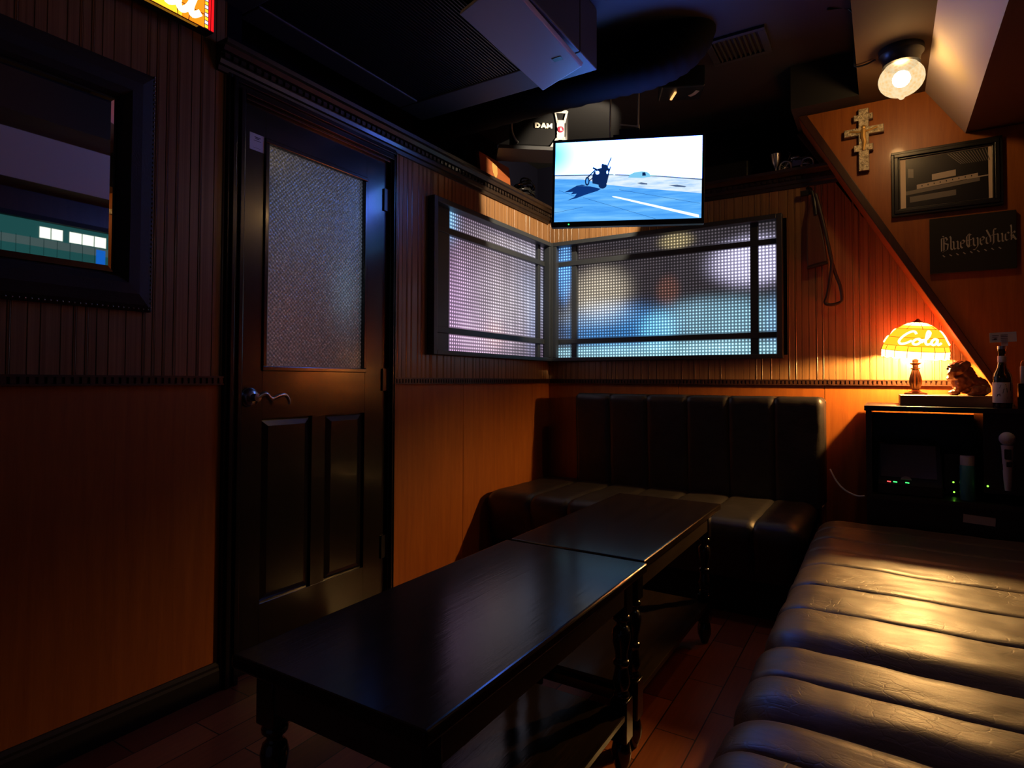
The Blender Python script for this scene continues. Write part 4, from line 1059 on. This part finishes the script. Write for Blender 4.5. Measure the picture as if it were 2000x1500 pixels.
# paper tag above the bottle
tg = thing('price_card', (.42, 3.09, 1.18), 'T-shaped pale printed card standing above the bottle cap', 'card')
m = MB(); m.box((.366, by, 1.212), (.452, by+.0012, 1.252), Matrix.Rotation(R(-2), 3, 'Y'), (.41, by, 1.23)); m.box((.403, by+.001, 1.197), (.425, by+.002, 1.23)); m.mat(1)
for i in range(5): m.box((.402, by-.0006, 1.240-i*.007), (.424, by, 1.242-i*.007))
for i in range(3): m.box((.374, by-.0006, 1.238-i*.008), (.396-.004*i, by, 1.240-i*.008))
m.ball((.385, by, 1.225), .004, 8, 6, (1.5, .1, .7)); m.build('card', ['label_white', 'label_art'], tg)
# lighter stick
lt = thing('tube_lighter', (.468, 3.10, SZ), 'slim clear tube with an orange hook end, standing right of the bottle', 'lighter')
m = MB(); m.box((.452, 3.088, SZ), (.486, 3.118, SZ+.10)); m.build('holder', 'black_plastic', lt, bevel=.002)
m = MB(); m.lathe([(.010, .095), (.010, .165), (.008, .17)], (.469, 3.103, SZ), 16); m.build('tube', 'light_grey', lt, smooth=True)
m = MB(); m.tube(smooth_path([(.465, 3.103, SZ+.165), (.465, 3.103, SZ+.182), (.470, 3.103, SZ+.190), (.476, 3.103, SZ+.184), (.476, 3.103, SZ+.174)], 5), .003, 8); m.build('hook', 'orange_plastic', lt, smooth=True)

# amplifier with tilted screen on the shelf
am = thing('karaoke_player', (.09, 3.16, .56), 'dark karaoke machine with grey screen and red and green lights under the lamp', 'karaoke machine')
m = MB(); m.prism([(-.03, 3.10, .561), (-.03, 3.10, .605), (-.03, 3.20, .775), (-.03, 3.40, .775), (-.03, 3.40, .561)], (.235, 0, 0)); m.build('case', 'black_plastic', am, bevel=.004)
sl = Vector((0, .10, .17)).normalized(); nn = Vector((0, -.17, .10)).normalized()
def asl(u, v, k=0): return Vector((-.03+u, 3.10, .605))+sl*v+nn*k
m = MB(); m.prism([asl(.012, .035, .0005), asl(.215, .035, .0005), asl(.215, .19, .0005), asl(.012, .19, .0005)], nn*.002); m.build('screen', 'screen_grey', am)
m = MB(); m.prism([asl(.105+.02*math.cos(R(a)), .024+.016*math.sin(R(a)), .001) for a in range(0, 181, 20)], nn*.003); m.build('dial', 'light_grey', am)
for (u, mm) in ((.035, 'led_red'), (.058, 'led_green'), (.102, 'led_green')):
    m = MB(); m.prism([asl(u, .010, .001), asl(u+.014, .009, .001), asl(u+.014, .013, .001), asl(u, .014, .001)], nn*.001); m.build('indicator_light', mm, am)
# remote rack lights: a dark receiver on the lower shelf
rc = thing('receiver', (.30, 3.25, .56), 'black receiver with small lime green lights behind the spray can', 'receiver')
m = MB(); m.box((.215, 3.20, .562), (.325, 3.40, .74)); m.build('case', 'black_plastic', rc, bevel=.003)
for (x, z) in ((.247, .62), (.249, .578)):
    m = MB(); m.ball((x, 3.1995, z), .0036, 10, 8); m.build('indicator_light', 'led_lime', rc)
m = MB(); m.ball((.352, 3.099, .628), .0036, 10, 8); m.build('indicator_light', 'led_lime', sh)
# spray can
cn = thing('spray_can', (.288, 3.12, .561), 'teal spray can with a white cap under the lamp shelf', 'can')
m = MB(); m.lathe([(.024, 0), (.026, .003), (.026, .142), (.022, .15)], (.288, 3.12, .561), 24); m.build('body', 'teal_can', cn, smooth=True)
m = MB(); m.lathe([(.025, .145), (.025, .18), (.023, .184), (.001, .185)], (.288, 3.12, .561), 24); m.build('cap', 'white_gloss', cn, smooth=True)
# white microphone
mc = thing('microphone', (.41, 3.06, .60), 'pale microphone hanging upright in a clip at the right edge of the shelf', 'microphone')
mx_, my_ = .412, 3.07
m = MB(); m.ball((mx_, my_, .825), .027, 18, 12); m.build('grille_head', 'white_mic', mc, smooth=True)
m = MB(); m.lathe([(.010, .62), (.014, .66), (.019, .78), (.021, .80)], (mx_, my_, 0), 20); m.build('handle', 'white_mic', mc, smooth=True)
m = MB(); m.box((mx_-.012, my_-.021, .745), (mx_+.010, my_-.012, .785)); m.box((mx_-.006, my_-.019, .715), (mx_+.012, my_-.010, .735)); m.build('switch', 'black_plastic', mc, bevel=.003)
m = MB(); m.box((mx_-.024, my_-.004, .70), (mx_+.024, my_+.0299, .725)); m.build('clip', 'black_plastic', mc, bevel=.003)
# white slip on the cabinet front
m = MB(); m.box((.268, 3.072, .475), (.372, 3.079, .508), Matrix.Rotation(R(3), 3, 'Y'), (.32, 3.07, .49))
tag(m.build('paper_slip', 'white_paper', origin=(.32, 3.075, .475)), 'small white paper slip on the dark cabinet front below the spray can', 'paper')
# loose wire
m = MB(); m.tube(smooth_path([(-.078, 3.04, .553), (-.11, 3.06, .548), (-.16, 3.15, .555), (-.20, 3.25, .58), (-.23, 3.33, .62)], 6), .004, 8)
tag(m.build('loose_wire', 'light_grey', smooth=True, origin=(-.14, 3.1, .55)), 'thin grey wire drooping from the shelf unit towards the bench', 'wire')

# ================================================================== SEATING
def cushion(name, mat, parent, axis, sec, normals, s0, s1, seams, h, w_, dispmask, step=.012, wr=.004, endr=.03, seed=1, gaps={}):
    rnd = random.Random(seed); n = len(sec)
    S = []; s_ = s0
    while s_ < s1: S.append(s_); s_ += step
    S.append(s1)
    extra = [q+d for q in seams for d in (-.004, -.002, 0, .002, .004)]
    S = sorted(set(S+[q for q in extra if s0 < q < s1]))
    bounds = sorted([s0]+list(seams)+[s1])
    vs = []
    import mathutils
    for s_ in S:
        k = max(i for i in range(len(bounds)-1) if bounds[i] <= s_+1e-9 or i == 0)
        lo, hi = bounds[k], bounds[k+1]
        d = min(s_-lo, hi-s_)
        dl, dh = s_-lo, hi-s_
        gw = max(gaps.get(round(lo, 3), 1) if dl < dh else gaps.get(round(hi, 3), 1), 1)
        ww = w_*gw; f = 1-min(d/ww, 1.0); dep = (f*f)*h*gw
        e = min(s_-s0, s1-s_); ed = 0
        if e < endr: ed = endr-math.sqrt(max(endr*endr-(endr-e)**2, 0))
        for i, (p, nn_) in enumerate(zip(sec, normals)):
            wob = mathutils.noise.noise(Vector((p[0]*7, p[1]*7, s_*9+seed)))*wr + mathutils.noise.noise(Vector((p[0]*22, p[1]*22, s_*30+seed)))*wr*.35
            dd = (-dep+wob)*dispmask[i]-ed
            a, b = p[0]+nn_[0]*dd, p[1]+nn_[1]*dd
            vs.append((a, s_, b) if axis == 'y' else (s_, a, b))
    fs = [(j*n+i, j*n+(i+1) % n, (j+1)*n+(i+1) % n, (j+1)*n+i) for j in range(len(S)-1) for i in range(n)]
    fs += [tuple(range(n-1, -1, -1)), tuple((len(S)-1)*n+i for i in range(n))]
    m = MB(); m.add(vs, fs); return m.build(name, mat, parent, smooth=True)
def section(corners, radii, nseg=8, per=.02):
    """rounded closed polygon; returns points and outward normals"""
    pts = []; k = len(corners)
    for i in range(k):
        p0, p1, p2 = Vector(corners[i-1]), Vector(corners[i]), Vector(corners[(i+1) % k]); r = radii[i]
        d0, d2 = (p0-p1).normalized(), (p2-p1).normalized()
        if r <= 0: pts.append(p1); continue
        a = p1+d0*r; b = p1+d2*r
        for j in range(nseg+1):
            t_ = j/nseg; pts.append((1-t_)**2*a+2*t_*(1-t_)*p1+t_*t_*b)
    out = []
    for i in range(len(pts)):
        a, b = pts[i], pts[(i+1) % len(pts)]; L = (b-a).length; nn_ = max(1, int(L/per))
        for j in range(nn_): out.append(a+(b-a)*j/nn_)
    ar = sum(out[i].x*out[(i+1) % len(out)].y-out[(i+1) % len(out)].x*out[i].y for i in range(len(out)))
    nrm = []
    for i in range(len(out)):
        d = out[(i+1) % len(out)]-out[i-1]; nv = Vector((d.y, -d.x)).normalized()
        nrm.append(nv if ar > 0 else -nv)
    return [tuple(p) for p in out], [tuple(p) for p in nrm]
SE = .44
# right bench
rb = thing('right_bench', (.13, 1.4, 0), 'long black leather bench with wide padded channels along the right wall', 'bench')
sec, nr = section([(-.225, .17), (-.265, .40), (-.215, SE), (.525, SE-.005), (.525, .17)], [.0, .07, .05, .0, 0])
# front top is one big round
sec, nr = section([(-.225, .17), (-.289, .445), (.525, SE), (.525, .17)], [0, .13, 0, 0], 14)
mask = [1 if (p[1] > .2 and p[0] < .51) else 0 for p in sec]
seams = [-.62, -.40, -.18, .04, .26, .48, .70, .92, 1.07, 1.218, 1.376, 1.573, 1.81, 2.036, 2.273, 2.476, 2.66, 2.85]
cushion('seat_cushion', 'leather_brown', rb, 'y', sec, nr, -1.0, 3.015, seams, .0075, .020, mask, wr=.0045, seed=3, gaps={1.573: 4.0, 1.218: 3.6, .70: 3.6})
m = MB(); m.box((-.175, -.98, 0), (.52, 3.0, .175)); m.build('plinth', 'black_paint', rb)
# back bench
bbn = thing('back_bench', (-1.05, 3.2, 0), 'black leather bench with channelled backrest under the wide window', 'bench')
sec, nr = section([(2.83, .17), (2.765, .435), (3.47, .43), (3.47, .17)], [0, .11, 0, 0], 12)
mask = [1 if (p[1] > .2 and p[0] < 3.45) else 0 for p in sec]
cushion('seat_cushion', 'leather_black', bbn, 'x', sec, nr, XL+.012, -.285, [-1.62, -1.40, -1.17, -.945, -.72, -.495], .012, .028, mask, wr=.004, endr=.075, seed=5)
sec, nr = section([(3.425, .40), (3.40, .972), (3.583, .968), (3.583, .40)], [0, .05, .03, 0], 8)
mask = [1 if p[0] < 3.56 else 0 for p in sec]
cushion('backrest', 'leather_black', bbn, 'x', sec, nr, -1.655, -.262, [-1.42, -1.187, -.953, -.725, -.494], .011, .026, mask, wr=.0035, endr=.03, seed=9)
m = MB(); m.box((XL+.02, 2.87, 0), (-.30, 3.56, .175)); m.box((-1.62, 3.475, .17), (-.29, 3.583, .42)); m.build('plinth', 'black_paint', bbn)

# ================================================================== TABLES
LEGP = [(.013, 0), (.018, .006), (.021, .02), (.017, .036), (.0165, .05)]
def make_table(x0, x1, y0, y1, label):
    H = .55
    t_ = thing('coffee_table', ((x0+x1)/2, (y0+y1)/2, 0), label, 'table', 'pair of dark turned-leg coffee tables')
    m = MB(); m.box((x0, y0, H-.026), (x1, y1, H)); tp = m.build('tabletop', 'table_wood', t_, bevel=.006, seg=3)
    m = MB(); m.frame('z', 0, 0, 0, 0, 0, 0, 0) if False else None
    a = .035
    for b0, b1 in (((x0+a, y0+a, H-.10), (x1-a, y0+a+.02, H-.026)), ((x0+a, y1-a-.02, H-.10), (x1-a, y1-a, H-.026)), ((x0+a, y0+a, H-.10), (x0+a+.02, y1-a, H-.026)), ((x1-a-.02, y0+a, H-.10), (x1-a, y1-a, H-.026))): m.box(b0, b1)
    m.build('apron', 'table_rim', t_)
    for lx, ly in ((x0+.055, y0+.055), (x1-.055, y0+.055), (x0+.055, y1-.055), (x1-.055, y1-.055)):
        m = MB(); s = .024
        m.box((lx-s, ly-s, H-.13), (lx+s, ly+s, H-.026)); m.box((lx-s, ly-s, .085), (lx+s, ly+s, .195))
        m.lathe([(.018, H-.13), (.024, H-.136), (.024, H-.146), (.015, H-.152), (.014, H-.160), (.022, H-.168), (.026, H-.185), (.024, H-.205), (.017, H-.235), (.016, H-.25), (.023, H-.256), (.023, H-.264), (.017, H-.272), (.022, H-.30), (.024, .235), (.017, .215), (.022, .208), (.022, .20), (.018, .195)], (lx, ly, 0), 20)
        m.lathe([(.016, .085), (.022, .078), (.027, .055), (.026, .035), (.018, .012), (.014, 0)], (lx, ly, 0), 20)
        m.build('leg', 'leg_wood', t_, smooth=True, bevel=.003)
    m = MB(); m.box((x0+.06, y0+.06, .148), (x1-.034, y1-.06, .166)); m.build('lower_shelf', 'table_wood', t_, bevel=.002)
    m = MB(); z = .13
    m.box((x0+.06, y0+.045, .12), (x1-.06, y0+.065, .148)); m.build('stretcher', 'leg_wood', t_)
    m = MB(); m.box((x0+.06, y1-.065, .12), (x1-.06, y1-.045, .148)); m.build('stretcher', 'leg_wood', t_)
    return t_
make_table(-1.016, -.558, .672, 1.612, 'dark wooden coffee table with turned legs, nearer of the two, its near corner in front')
make_table(-1.012, -.572, 1.624, 2.545, 'dark wooden coffee table with turned legs, the one reaching the back bench')
